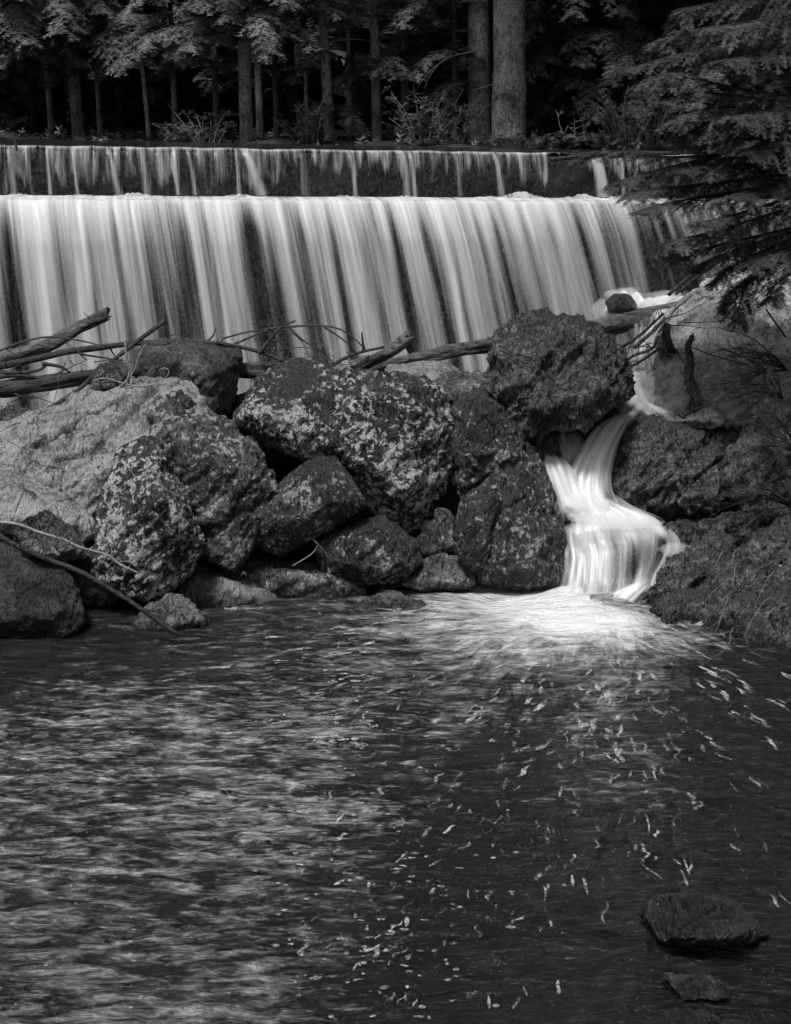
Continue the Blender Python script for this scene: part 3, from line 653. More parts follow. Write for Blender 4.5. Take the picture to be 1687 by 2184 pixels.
R('dark pointed boulder with lichen flecks standing at the water, left of the small grey stone', M_LICHEN, 10.15, [(262, 960), (300, 932), (332, 936), (346, 985), (386, 1050), (422, 1118), (430, 1165), (412, 1202), (392, 1240), (356, 1266), (300, 1276), (240, 1250), (190, 1210), (196, 1150), (216, 1085), (240, 1010)], bulge=.2, thick=.5, lean=.45, amp=.05, front=((330, 1060, -.34), (345, 1150, -.36)))
R('square dark block with a flat pale top, topmost of the pile', M_BLOCK, 11.9, [(293, 764, -.0), (310, 734, .55), (335, 728, .7), (413, 728, .75), (510, 746, .7), (509, 771, .3), (498, 831, .1), (481, 890, .0), (420, 872, .0), (400, 830, .0), (333, 824, .0), (284, 800, .0)], bulge=0, thick=.45, amp=.03, smooth=1, front=((347, 760, -.1), (400, 776, -.15), (447, 792, -.2), (470, 790, -.15), (505, 755, .25), (455, 880, -.15)))
R('small mossy lump of rock left of the square block', M_MOSS, 11.7, [(187, 845), (203, 791), (213, 777), (263, 772), (280, 798), (266, 832), (217, 842)], amp=.04, thick=.3, bulge=.1)
R('dark mossy stump of rock at the left edge above the pale boulder', M_MOSS, 11.6, [(-40, 930), (-10, 880), (12, 872), (35, 868), (78, 888), (60, 915), (10, 940)], amp=.04, thick=.3, bulge=.1)
R('huge boulder covered in lichen spots, in the middle of the pile', M_LICHEN, 10.95, [[(521, 856, .1), (541, 826, .25), (564, 799, .35), (621, 777, .5), (651, 779, .5), (690, 800, .4), (790, 815, .3), (800, 1020, -.1), (727, 996, -.1), (695, 985, -.1), (620, 965, 0), (555, 943, .05), (511, 915, .1), (505, 890, .1)],
   [(640, 782, .45), (714, 808, .35), (818, 813, .3), (917, 810, .3), (936, 836, .25), (950, 876, .2), (960, 926, .15), (959, 1002, .1), (943, 1046, .08), (909, 1099, .06), (882, 1143, .1), (846, 1124, .05), (784, 1074, 0), (727, 998, 0), (660, 960, 0)]],
   bulge=.12, thick=.7, amp=.045, vox=.02, front=((760, 860, -.12, 1), (880, 850, -.1, 1), (860, 1030, -.3, 1), (780, 985, -.28, 1), (600, 880, -.12, 0)))
R('tilted slab boulder leaning across the middle of the pile, speckled grey', M_MID if False else M_DARKROCK, 10.45, [(516, 1129, .15), (522, 1114, .2), (564, 1079, .25), (604, 1049, .3), (624, 1012, .35), (654, 986, .35), (688, 969, .35), (710, 976, .3), (736, 1009, .15), (766, 1046, .1), (783, 1079, .05), (768, 1088, 0), (728, 1101, 0), (681, 1141, 0), (641, 1164, 0), (608, 1183, 0), (564, 1171, .05), (518, 1142, .1)], bulge=0, thick=.5, amp=.022, smooth=1, front=((640, 1020, -.05), (580, 1092, -.08), (690, 1010, -.08), (620, 1120, -.15), (720, 1060, -.15)))
R('rounded dark boulder tucked under the tilted slab', M_DARKROCK, 10.55, [(676, 1176), (690, 1139), (728, 1120), (768, 1110), (806, 1107), (843, 1124), (880, 1147), (893, 1169), (898, 1202), (860, 1231), (818, 1246), (774, 1250), (751, 1232), (690, 1222)], bulge=.22, thick=.4, lean=.3, amp=.035)
R('dark wedge boulder with a pale flat top, right part of the pile', M_DARKROCK, 10.95, [(998, 841, .5), (1047, 826, .6), (1070, 833, .6), (1091, 857, .5), (1109, 885, .4), (1128, 915, .3), (1151, 953, .25), (1152, 985, .2), (1150, 1035, .1), (1072, 1075, 0), (985, 1065, .1), (945, 1000, .2), (948, 930, .3), (958, 884, .35)], bulge=0, thick=.7, amp=.035, smooth=1, front=((1010, 856, .05), (1040, 878, -.02), (1095, 910, .0), (1030, 960, -.15), (1120, 980, -.1)))
R('tall dark block leaning against the white cascade', M_DARKROCK, 10.5, [(1066, 1030, .3), (1082, 985, .4), (1150, 972, .4), (1162, 1005, .38), (1179, 1053, .3), (1193, 1109, .22), (1200, 1137, .2), (1197, 1158, .2), (1202, 1193, .15), (1201, 1220, .12), (1182, 1250, .05), (1112, 1254, 0), (1077, 1250, 0), (1030, 1246, .05), (1010, 1232, .1), (1028, 1205, .05), (1049, 1142, .1), (1060, 1081, .2)], bulge=0, thick=.6, amp=.03, smooth=1, front=((1085, 1060, .0), (1066, 1150, -.08), (1150, 1140, -.05), (1050, 1215, -.1), (1120, 1215, -.15)))
R('narrow dark wedge of rock left of the tall block', M_DARKROCK, 10.55, [(988, 1068), (1023, 1040), (1074, 1005), (1078, 1050), (1062, 1085), (1051, 1140), (1030, 1205), (1010, 1218), (981, 1188), (970, 1172), (975, 1111)], bulge=.12, thick=.4, lean=.4, amp=.03)
R('thin upright stone in the gap beside the narrow wedge', M_MID, 10.85, [(928, 1086), (958, 1092), (975, 1128), (975, 1172), (930, 1182)], bulge=.08, thick=.3, amp=.03)
R('flat stone on edge showing in the gap under the lichened boulder', M_PALE, 10.95, [(900, 1112), (930, 1106), (940, 1122), (930, 1138), (898, 1136)], bulge=.06, thick=.3, amp=.02)
R('dark broken stone lowest in the gap under the lichened boulder', M_BLOCK, 10.8, [(885, 1160), (900, 1135), (935, 1140), (938, 1180), (905, 1195)], bulge=.08, thick=.3, amp=.04)
R('flat pale stone lying on top of the pile in front of the big log', M_PALE, 11.7, [(822, 806, .1), (826, 783, .5), (880, 776, .7), (940, 774, .8), (976, 789, .7), (985, 806, .4), (945, 822, .15), (900, 818, .05)], bulge=0, thick=.3, amp=.02, front=((880, 812, -.02),))
R('blunt dark stone beside the flat pale one', M_MID, 11.5, [(925, 815, .2), (960, 797, .45), (1000, 796, .5), (1036, 800, .5), (1042, 815, .3), (1034, 826, .2), (1000, 850, .1), (975, 880, .1), (945, 880, .1)], bulge=.06, thick=.4, amp=.03)
R('small round stone wedged below the mossy crag', M_MID, 11.7, [(1042, 805), (1052, 796), (1064, 797), (1068, 815), (1056, 830), (1043, 824)], bulge=.06, thick=.2, amp=.02)
R('craggy pitted boulder shaggy with moss, beside the top of the cascade', M_CRAG, 11.35, [(1052, 828), (1062, 784), (1066, 758), (1076, 728), (1096, 711), (1122, 694), (1149, 684), (1169, 686), (1202, 694), (1232, 698), (1259, 708), (1279, 721), (1296, 744), (1319, 764), (1339, 798), (1347, 831), (1339, 846), (1282, 866), (1242, 886), (1196, 900), (1166, 914), (1122, 911), (1106, 888), (1082, 851)], bulge=.3, thick=.7, lean=.6, amp=.095, vox=.016, smooth=2, ridge=2.0, fq=2.6, chip=16, cdep=.8, shard=.7, low=.95)
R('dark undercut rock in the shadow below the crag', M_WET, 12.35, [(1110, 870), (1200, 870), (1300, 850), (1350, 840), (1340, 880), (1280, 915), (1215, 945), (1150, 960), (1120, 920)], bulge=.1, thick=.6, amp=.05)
R('small broken stone at the lip of the left chute', M_MID, 11.5, [(1126, 920), (1158, 915), (1184, 932), (1188, 962), (1150, 972), (1136, 950)], bulge=.08, thick=.3, amp=.04)
R('round dark stone sitting in the white foam at the foot of the dam', M_WET, 14.15, [(1290, 643), (1309, 627), (1336, 626), (1350, 640), (1358, 660), (1346, 667), (1300, 667)], bulge=.14, thick=.3, amp=.012, shard=.35, group='loose stones in the water')
R('dark wet stone showing through the domed lower fall', M_WET, 11.1, [(1270, 1160), (1330, 1150), (1430, 1160), (1470, 1190), (1440, 1225), (1360, 1248), (1280, 1250)], bulge=.05, thick=.5, amp=.03, lean=.8)
R('wet stone that the main white chute runs over', M_WET, 12.05, [(1190, 950), (1230, 935), (1330, 915), (1400, 915), (1400, 1100), (1200, 1115), (1180, 1000)], bulge=.0, thick=.6, amp=.03, lean=.55)
R('dark boulder deep in the gap behind the tilted slab', M_WET, 11.9, [(440, 900), (520, 840), (640, 850), (720, 1000), (690, 1140), (560, 1140), (450, 1060)], bulge=.05, thick=.4, amp=.03)  # filler boulder added in dark colour where the gap is only black shade
# along the water
LOW = 'low stones along the waterline'
R('large pebbly dark boulder at the left edge standing in the pool', M_CONC, 9.55, [(-120, 1150, .35), (0, 1165, .35), (83, 1196, .3), (133, 1218, .25), (152, 1243, .2), (162, 1273, .15), (172, 1326, .05), (140, 1358, -.05), (-120, 1376, -.05)], bulge=.12, thick=.7, amp=.03)
R('dark mossy lump between the pale boulder and the pebbly one', M_MOSS, 10.0, [(30, 1140), (60, 1110), (100, 1098), (138, 1122), (164, 1150), (195, 1185), (130, 1195), (60, 1170)], bulge=.1, thick=.4, amp=.04)
R('smooth grey stone lying on top of the pebbly boulder', M_MID, 9.75, [(36, 1165), (67, 1146), (112, 1162), (134, 1186), (100, 1196), (50, 1184)], bulge=.08, thick=.3, amp=.012)
R('dark stone in the shadow below the mossy lump', M_BLOCK, 10.2, [(120, 1180), (200, 1170), (260, 1240), (240, 1290), (160, 1290), (130, 1240)], bulge=.1, thick=.4, amp=.04)  # dark filler stone added to close the shadowed gap
R('thin grey stone upright in the crack beside the pointed boulder', M_MID, 10.5, [(432, 1140), (448, 1134), (462, 1165), (460, 1196), (432, 1192)], bulge=.06, thick=.25, amp=.02)
R('low wedge-shaped grey stone meeting the water with a white foam edge', M_LOWST, 10.2, [(383, 1262, .1), (403, 1213, .4), (430, 1206, .5), (467, 1209, .5), (493, 1232, .4), (541, 1252, .3), (584, 1268, .2), (595, 1294, .1), (560, 1303, .05), (474, 1303, 0), (385, 1294, 0)], bulge=0, thick=.4, amp=.025, smooth=1, group=LOW, front=((470, 1240, .0), (420, 1235, .02)))
R('long low dark slab along the waterline with a white leaf on it', M_MID, 10.4, [(490, 1224, .2), (534, 1197, .4), (574, 1194, .4), (614, 1204, .35), (674, 1214, .3), (734, 1222, .25), (768, 1237, .2), (781, 1266, .05), (734, 1274, 0), (628, 1277, 0), (558, 1264, .05)], bulge=.02, thick=.4, amp=.03, group=LOW, front=((620, 1225, -.02), (720, 1236, -.02)))
R('small triangular stone between the round boulder and the tall block', M_MID, 10.45, [(842, 1248, .1), (884, 1222, .2), (918, 1188, .3), (954, 1186, .3), (986, 1191, .3), (1010, 1229, .15), (1006, 1248, .05), (904, 1256, .0)], bulge=.05, thick=.35, amp=.03, group=LOW)
R('low wet rock breaking the pool surface in front of the pile', M_WETMID, 10.15, [(748, 1302), (774, 1282), (821, 1261), (868, 1275), (922, 1294), (914, 1312), (860, 1322), (780, 1322)], lean=1.1, bulge=.05, thick=.3, amp=.03, group=LOW)
R('tiny flat rock just awash left of the low wet rock', M_WETMID, 10.15, [(676, 1304), (708, 1291), (742, 1302), (730, 1310), (690, 1310)], lean=1.0, bulge=.03, thick=.2, amp=.015, group=LOW)
R('rough little rock under the long dark stick at the water', M_WETMID, 9.75, [(286, 1330), (313, 1296), (363, 1274), (394, 1283), (431, 1316), (434, 1330), (383, 1348), (317, 1350)], lean=.7, bulge=.08, thick=.3, amp=.05, group=LOW)
R('broad wet rock standing alone in the dark water near the camera', M_WET, 5.55, [(1370, 1950, .12), (1377, 1930, .2), (1399, 1916, .3), (1432, 1912, .35), (1449, 1904, .4), (1475, 1901, .42), (1500, 1907, .4), (1537, 1915, .36), (1563, 1929, .3), (1589, 1948, .22), (1624, 1967, .15), (1637, 1990, .05), (1613, 2008, -.02), (1526, 2018, -.05), (1449, 2024, -.08), (1414, 2020, -.06), (1397, 1985, .03)], bulge=.10, inset=.7, thick=.3, amp=.012, vox=.009, fq=5, shard=.55, front=((1480, 1960, .02), (1420, 1985, -.02), (1540, 1975, .0)), group='loose stones in the water')
R('small flat-topped rough rock just above the water at the lower right', M_WETDK, 5.12, [(1410, 2083, .1), (1449, 2082, .14), (1497, 2079, .15), (1530, 2087, .12), (1543, 2099, .08), (1554, 2131, 0), (1458, 2132, 0), (1434, 2108, .05)], bulge=0, thick=.15, amp=.014, vox=.007, fq=7, shard=.6, group='loose stones in the water')
R('mostly sunken rock showing its back at the bottom edge', M_WET, 4.85, [(1380, 2200, 0), (1410, 2168, .08), (1450, 2155, .12), (1500, 2158, .12), (1540, 2178, .08), (1560, 2200, 0)], bulge=0, thick=.2, amp=.012, vox=.01, fq=5, group='loose stones in the water')

# right bank
BK = 'rocks of the right bank'
R('big pale rock face behind the right-hand shrubs', M_PALEFACE, 12.6, [[(1395, 880, -.5), (1400, 800, -.1), (1425, 690, .5), (1475, 632, .8), (1560, 590, 1.2), (1800, 540, 1.5), (1800, 920, -.6), (1480, 900, -.6)]], bulge=0, thick=1.5, amp=.06, vox=.025, chip=60, cdep=.4, shard=1.0, group=BK, front=((1560, 760, -.1), (1480, 760, .1), (1600, 850, -.5)))
R('small pale stone at the foot of the pale rock face', M_PALEFACE, 11.85, [(1455, 898), (1490, 875), (1520, 868), (1545, 880), (1550, 905), (1500, 912)], bulge=.08, thick=.3, amp=.03, group=BK)
R('big mossy ledge beside the cascade', M_MOSS, 11.6, [[(1312, 1010, .1), (1322, 955, .2), (1356, 899, .5), (1400, 897, .6), (1480, 908, .6), (1590, 912, .6), (1760, 900, .7), (1780, 1110, -.2), (1600, 1120, -.2), (1450, 1112, -.2), (1340, 1098, -.1), (1312, 1060, 0)]], bulge=.1, inset=.7, thick=.8, amp=.10, vox=.018, smooth=1, ridge=1.8, fq=2.6, chip=80, cdep=.5, shard=1.0, group=BK)
R('short dark shelf of rock jutting into the cascade', M_MOSS, 11.0, [(1418, 1135), (1424, 1122), (1450, 1112), (1520, 1115), (1580, 1140), (1560, 1180), (1500, 1172), (1440, 1155)], bulge=.08, thick=.5, amp=.04, group=BK)
R('mossy sloping bank of rock meeting the pool at the right', M_MOSS, 10.3, [[(1345, 1318, .0), (1360, 1296, .1), (1400, 1255, .25), (1440, 1205, .4), (1480, 1165, .6), (1530, 1130, .9), (1620, 1105, 1.1), (1800, 1060, 1.2), (1800, 1420, -1.2), (1700, 1398, -1.1), (1600, 1375, -.9), (1480, 1348, -.5), (1400, 1332, -.2)]], bulge=.0, thick=1.2, amp=.10, vox=.02, smooth=1, ridge=1.8, fq=2.6, chip=80, cdep=.45, shard=1.0, group=BK, front=((1550, 1230, -.2), (1650, 1280, -.6), (1480, 1270, -.1)))

for lab, Y, pts in (('angular ledge of dark rock at the water, lowest of the right bank', 10.0, [(1368, 1312), (1400, 1285), (1446, 1268), (1540, 1276), (1566, 1310), (1556, 1352), (1460, 1352), (1400, 1334)]),
        ('stepped dark rock above the run-out on the right bank', 10.35, [(1412, 1262), (1448, 1205), (1486, 1170), (1556, 1150), (1584, 1205), (1540, 1265), (1456, 1290)]),
        ('blocky rock at the right edge of the bank, above the dry grass', 10.35, [(1552, 1200), (1640, 1120), (1720, 1112), (1740, 1230), (1610, 1262)]),
        ('dark rock behind the dry grass, nearest the right edge', 9.75, [(1562, 1300), (1640, 1252), (1740, 1262), (1740, 1402), (1640, 1390), (1580, 1368)]),
        ('bulging shaggy rock beside the main chute', 11.35, [(1318, 985), (1336, 930), (1362, 900), (1440, 905), (1500, 930), (1512, 1010), (1440, 1075), (1350, 1080), (1322, 1050)]),
        ('hanging ledge with root-like streaks in the middle of the mossy ledge', 11.2, [(1440, 1010), (1490, 950), (1540, 940), (1560, 1000), (1530, 1085), (1470, 1092)]),
        ('layered rock under the bushes at the right edge', 11.15, [(1530, 1010), (1590, 930), (1740, 915), (1740, 1070), (1600, 1090)]),
        ('wedge of rock below the white leaf', 10.7, [(1500, 1120), (1560, 1100), (1660, 1085), (1740, 1090), (1730, 1150), (1560, 1170)])):
    R(lab, M_MOSS, Y, pts, lean=.5, bulge=.12, inset=.6, thick=.6, amp=.055, vox=.017, ridge=1.6, fq=3.2, shard=1.3, group=BK)

# ------------------------------------------------------------------ logs, sticks, twigs
def stick(label, pts, d0, d1, mat, Y, cat='branch', name='fallen_branch', seg=8, rough=.14, jag=0, twigs=(), group='driftwood caught on the boulders', spurs=0, power=1.0):
    """pts (u,v[,dY]); diameters in photo pixels; twigs: (pts, d0, d1)"""
    def pp(ps): return [P(p[0], p[1], Y + (p[2] if len(p) > 2 else 0)) for p in ps]
    w = MPP(pts[0][0], pts[0][1], Y)
    T = Tubes().add(pp(pts), d0 * w / 2, d1 * w / 2, seg, rough=rough, jag=jag, seed=random.random() * 50, power=power)
    o = T.put(name, mat); tag(o, label, cat, group)
    auto = []
    if cat in ('branch', 'log') and len(pts) > 3:
        for k in range(5):
            i = random.randrange(len(pts) - 1); f = random.random(); b0 = [pts[i][0] + (pts[i + 1][0] - pts[i][0]) * f, pts[i][1] + (pts[i + 1][1] - pts[i][1]) * f]
            z0 = pts[i][2] if len(pts[i]) > 2 else 0; L = random.uniform(10, 30); a = random.uniform(-2.6, .4)
            auto.append(([(b0[0], b0[1], z0 - .02), (b0[0] + math.cos(a) * L * .5, b0[1] + math.sin(a) * L * .5 + random.uniform(-3, 3), z0 - .05), (b0[0] + math.cos(a) * L, b0[1] + math.sin(a) * L, z0 - .08)], 2.6, 1.2))
    for (tp, a, b) in list(twigs) + auto:
        Tubes().add(pp(tp), a * w / 2, b * w / 2, 5, rough=.1, seed=random.random() * 50).put('twig', mat, o)
    return o
stick('thick broken log end slanting up at the far left, splintered tip', [(-60, 792), (0, 771), (60, 752), (117, 729), (173, 697), (214, 678)], 32, 24, M_WOOD, 12.9, 'log', 'broken_log', 22, .24, .12, twigs=(([(165, 697), (176, 690), (180, 684)], 10, 6),))
stick('long bent branch lying across the top of the pile', [(-60, 792), (-10, 784), (83, 764), (150, 749), (233, 738), (300, 731), (413, 728), (500, 738), (562, 753), (617, 776)], 17, 7, M_WOODD, 12.5, seg=9, rough=.2,
      twigs=(([(233, 738), (240, 752, .1), (252, 768, .1)], 5, 2), ([(380, 725), (395, 718, .1), (407, 708, .1)], 5, 4), ([(443, 727), (454, 716, .05), (460, 702, .1)], 5, 3), ([(160, 747), (178, 756, -.05), (215, 762, -.05), (262, 770, 0)], 6, 3), ([(352, 728), (365, 716), (385, 712)], 3, 2)))
stick('straight bare pole leaning up to the right over the left boulders', [(76, 888, -.45), (160, 836, -.3), (207, 796, -.2), (280, 738, 0), (350, 685, .1)], 9, 10, M_WOODD, 12.2, name='leaning_pole', cat='pole', rough=.07, jag=.03)
stick('thin arching twig across the broken log at the far left', [(-20, 752), (0, 748), (43, 731), (97, 719), (150, 723), (200, 733), (216, 741)], 5, 3, M_TWIG, 12.7, name='arching_twig', cat='twig', twigs=(([(14, 744), (25, 752), (36, 758)], 3, 2),))
stick('dark rotten log lying low behind the left boulders', [(-80, 836), (0, 828), (90, 818), (200, 802), (260, 796)], 36, 28, M_WOODD, 12.3, 'log', 'rotten_log', 22, .3, twigs=(([(-20, 806), (40, 800), (90, 806), (130, 800)], 10, 6), ([(90, 775), (130, 782), (150, 795)], 9, 5), ([(-20, 790), (30, 795), (80, 790), (100, 778)], 9, 6)))
stick('half-hidden log behind the huge lichened boulder', [(480, 792), (560, 788), (640, 792), (740, 802)], 34, 26, M_WOOD, 12.6, 'log', 'rotten_log', 22, .3)
stick('grooved big log lying along the top of the pile up to the foam', [(700, 808), (790, 790), (860, 772), (960, 750), (1075, 731, .3), (1180, 714, .6), (1300, 695, .95), (1380, 676, 1.2), (1470, 655, 1.4)], 18, 40, M_WOOD, 12.7, 'log', 'big_log', 26, .3, twigs=(([(700, 800), (760, 789), (840, 775)], 12, 8),))
stick('slanting splintered stump of wood resting on the big log', [(752, 788), (800, 766), (840, 742), (868, 722)], 30, 22, M_WOOD, 12.5, 'log', 'broken_log', 20, .3, .08, twigs=(([(862, 720, .05), (869, 735, .05), (878, 752, .05)], 16, 17),))
stick('forked dead branch arching above the pile against the white water', [(490, 738), (501, 734), (574, 703), (628, 696), (681, 694), (724, 702), (755, 722), (776, 742)], 6, 3.5, M_TWIG, 12.6, seg=6,
      twigs=(([(474, 722), (524, 709), (585, 699)], 4, 4), ([(618, 699), (648, 727), (681, 745), (716, 778)], 5, 2.5), ([(691, 697), (724, 719), (751, 742), (773, 785)], 4.5, 2.5), ([(600, 700), (630, 715), (648, 735), (655, 755)], 3, 1.5)))
stick('crooked twig rising from the long branch', [(552, 755), (574, 726), (601, 697), (630, 684)], 8, 4, M_WOODD, 12.48, name='crooked_twig', cat='twig', twigs=(([(574, 727), (598, 725), (611, 716)], 5, 3), ([(578, 728), (578, 738), (585, 748)], 3, 2)))
stick('bent stick with an upright spur lying left of the splintered stump', [(708, 780), (734, 764), (774, 750), (820, 740)], 8, 6, M_WOODD, 12.4, twigs=(([(778, 747), (774, 730), (772, 708)], 7, 4),))
stick('small hooked twig on the water side of the fork', [(645, 778), (674, 762), (691, 738)], 4, 2, M_TWIG, 12.3, name='crooked_twig', cat='twig', twigs=(([(655, 772), (665, 766), (672, 757)], 2.5, 1.5),))
stick('pale forked root hanging over the mossy lump', [(267, 722), (270, 764), (276, 798), (262, 820), (238, 834)], 6, 4, M_WOODP, 11.55, name='hanging_root', cat='root', twigs=(([(272, 812), (268, 825), (262, 836)], 4, 3), ([(200, 812), (227, 807), (287, 823), (333, 818), (356, 802), (360, 790), (350, 785), (338, 790)], 3.5, 2), ([(310, 735), (296, 760), (288, 785), (276, 806)], 3, 3)))
stick('pale smooth branch sagging across the stones at the left', [(-30, 1112), (33, 1117), (83, 1135), (133, 1150), (173, 1168), (227, 1183), (253, 1202), (295, 1222)], 8, 4, M_WOODP, 9.55, rough=.08)
stick('long dark knobbly stick slanting down into the pool at the left', [(-30, 1122), (20, 1156), (83, 1186), (167, 1218), (213, 1243), (267, 1276), (317, 1310), (380, 1354)], 13, 9, M_WOODD, 9.35, rough=.16, seg=9, twigs=(([(300, 1298), (320, 1302), (338, 1304)], 6, 3),))
stick('fine pale twig lying by the round boulder', [(624, 1207), (664, 1182), (678, 1162)], 3, 2, M_WOODP, 10.25, name='fine_twig', cat='twig')
stick('short brown stick crossing the fine pale twig', [(668, 1151), (685, 1168), (702, 1186)], 4, 3, M_WOOD, 10.22, name='short_stick', cat='stick')
DR = 'sticks jammed at the top of the cascade'
stick('upper dark pole slanting down from the hemlock to the foam', [(1425, 630), (1474, 586), (1552, 524)], 8, 9, M_WOODD, 13.4, group=DR, name='leaning_pole', cat='pole')
stick('lower dark pole just beside the upper one', [(1440, 628), (1490, 588), (1545, 548)], 6, 7, M_WOODD, 13.2, group=DR, name='leaning_pole', cat='pole')
stick('white-edged driftwood strip beside the chute', [(1410, 705), (1425, 679), (1441, 657), (1476, 628)], 9, 7, M_WOODP, 13.0, group=DR, rough=.2)
stick('dark stick at the upper left of the jam', [(1326, 741), (1366, 714), (1392, 690), (1416, 668)], 7, 6, M_WOODD, 12.95, group=DR, rough=.2)
stick('thick dark stick in the middle of the jam', [(1352, 742), (1393, 706), (1420, 676)], 9, 7, M_WOOD, 12.85, group=DR, rough=.2)
stick('crooked stick with a bent elbow low in the jam', [(1326, 782), (1349, 760), (1390, 744), (1404, 716)], 6, 6, M_WOOD, 12.7, group=DR, rough=.2)
stick('lowest stick of the jam, lying over the water', [(1330, 790), (1371, 768), (1412, 738)], 6, 6, M_WOODD, 12.6, group=DR, rough=.2)
stick('dark mossy root running down the pale rock face', [(1476, 716, .0), (1466, 742, -.1), (1474, 772, -.15), (1468, 800, -.25), (1482, 850, -.45), (1480, 876, -.5)], 8, 20, M_MOSS, 12.38, name='mossy_root', cat='root', rough=.9, group=DR, seg=16)
stick('dark mossy knob of root beside the jam', [(1424, 690), (1420, 720), (1428, 756)], 12, 26, M_MOSS, 12.6, name='mossy_root', cat='root', rough=.9, group=DR, seg=16)
stick('thin bare twig crossing the pale rock face', [(1465, 737, .0), (1517, 757, -.2), (1596, 779, -.3)], 3, 2.5, M_TWIG, 12.15, name='bare_twig', cat='twig', group=DR, twigs=(([(1510, 755, -.2), (1540, 748, -.2), (1570, 752, -.2)], 2, 1.5),))
stick('short dark stick propped on the pale rock at the right edge', [(1634, 660, -.2), (1655, 690, -.3), (1676, 720, -.4)], 4, 4, M_TWIG, 12.2, name='bare_twig', cat='twig', group=DR)
stick('dark log lying along the upper crest at its right end', [(1176, 340, -.1), (1225, 334, 0), (1264, 328, .1), (1350, 326, .2), (1450, 327, .3)], 9, 8, M_WOODD, 16.5, 'log', 'crest_log', 8, group='wood stranded on the dam crest')
stick('small dark stub stuck on the upper crest at the far left', [(36, 322), (34, 308), (30, 296)], 6, 4, M_WOODD, 15.1, 'stick', 'crest_stub', 6, group='wood stranded on the dam crest')

def tangle(label, n, u0, u1, v0, v1, Y, seed):
    rnd = random.Random(seed)
    for k in range(n):
        u, v = rnd.uniform(u0, u1), rnd.uniform(v0, v1); a = rnd.gauss(-.15, .6) + (math.pi if rnd.random() < .4 else 0); L = rnd.uniform(50, 130); y = Y + rnd.uniform(-.25, .25); b = rnd.uniform(-14, 14)
        p = [P(u, v, y), P(u + math.cos(a) * L * .5, v + math.sin(a) * L * .5 + b, y - .05), P(u + math.cos(a) * L, v + math.sin(a) * L, y + rnd.uniform(-.1, .1))]
        o = Tubes().add(p, .0055, .002, 4, n=9, rough=.1).put('thin_twig', M_TWIG); tag(o, label, 'twig', 'thin twigs tangled in the driftwood')
        for j in range(3):
            q = p[1].lerp(p[2], rnd.random()); d = Vector((rnd.uniform(-1, 1), rnd.uniform(-.4, .2), rnd.uniform(-.5, 1))).normalized() * rnd.uniform(.04, .12)
            Tubes().add([q, q + d * .6 + Vector((0, 0, .01)), q + d], .003, .001, 3, n=4, rough=0).put('twiglet', M_TWIG, o)
tangle('thin dark twig in the tangle of driftwood at the left end of the pile', 14, -10, 230, 765, 850, 12.2, 4)
tangle('thin dark twig in the tangle between the square block and the grooved big log', 9, 500, 800, 735, 790, 12.4, 5)
tangle('thin dark twig in the stick jam at the top of the cascade', 7, 1340, 1470, 640, 770, 12.7, 6)

# small pale things
def leaf(label, u, v, Y, L, W, name='fallen_leaf', cat='leaf', tilt=.5):
    c = P(u, v, Y); V = []; F = []
    n = 6
    for i in range(n + 1):
        t = i / n; w = W * math.sin(math.pi * (t * .9 + .05)); 
        for s in (-1, 0, 1): V.append((c.x + (t - .5) * L, c.y + s * w * .5 - .02, c.z + tilt * (t - .5) * L * .5 + abs(s) * -.01 + .03 * math.sin(math.pi * t)))
    for i in range(n):
        for s in range(2): F.append((i * 3 + s, i * 3 + 3 + s, i * 3 + 4 + s, i * 3 + 1 + s))
    o = put(name, V, F, M_WHITELEAF); md = o.modifiers.new('t', 'SOLIDIFY'); md.thickness = .004
    tag(o, label, cat, 'bleached fallen leaves'); return o
leaf('white leaf lying on the mossy bank right of the cascade', 1546, 1108, 10.75, .12, .07)
leaf('little white leaf on the long low dark slab', 520, 1224, 10.38, .045, .05)

# ------------------------------------------------------------------ foliage
class Needles:
    """collects twiglets (p, dir, up, length) and expands them to needle triangles"""
    def __init__(s): s.p, s.d, s.u, s.l = [], [], [], []
    def add(s, p, d, u, l): s.p.append(p); s.d.append(d); s.u.append(u); s.l.append(l)
    def expand(s, k=7, nl=.25, w=.05, jit=.35, flat=1.0):
        p, d, u, l = (np.array(x, float) for x in (s.p, s.d, s.u, s.l)); N = len(p)
        d /= np.linalg.norm(d, axis=1)[:, None]; side = np.cross(d, u); side /= np.linalg.norm(side, axis=1)[:, None] + 1e-9; up = np.cross(side, d)
        Vs = []
        for j in range(k):
            t = (j + .5) / k
            for sg in (-1, 1):
                q = p + d * (l * t)[:, None]
                nd = side * (sg * RNG.uniform(.6, 1.1, N))[:, None] + d * RNG.uniform(.3, .8, N)[:, None] + up * RNG.uniform(-jit, jit, N)[:, None]
                nd /= np.linalg.norm(nd, axis=1)[:, None]
                ln = l * nl * (1.15 - .6 * abs(t - .35)) * RNG.uniform(.7, 1.25, N); wv = d * (l * w)[:, None]
                Vs.append(np.stack([q - wv, q + wv, q + nd * ln[:, None]], 1))
        V = np.concatenate(Vs, 0).reshape(-1, 3); F = np.arange(len(V)).reshape(-1, 3); return V, F
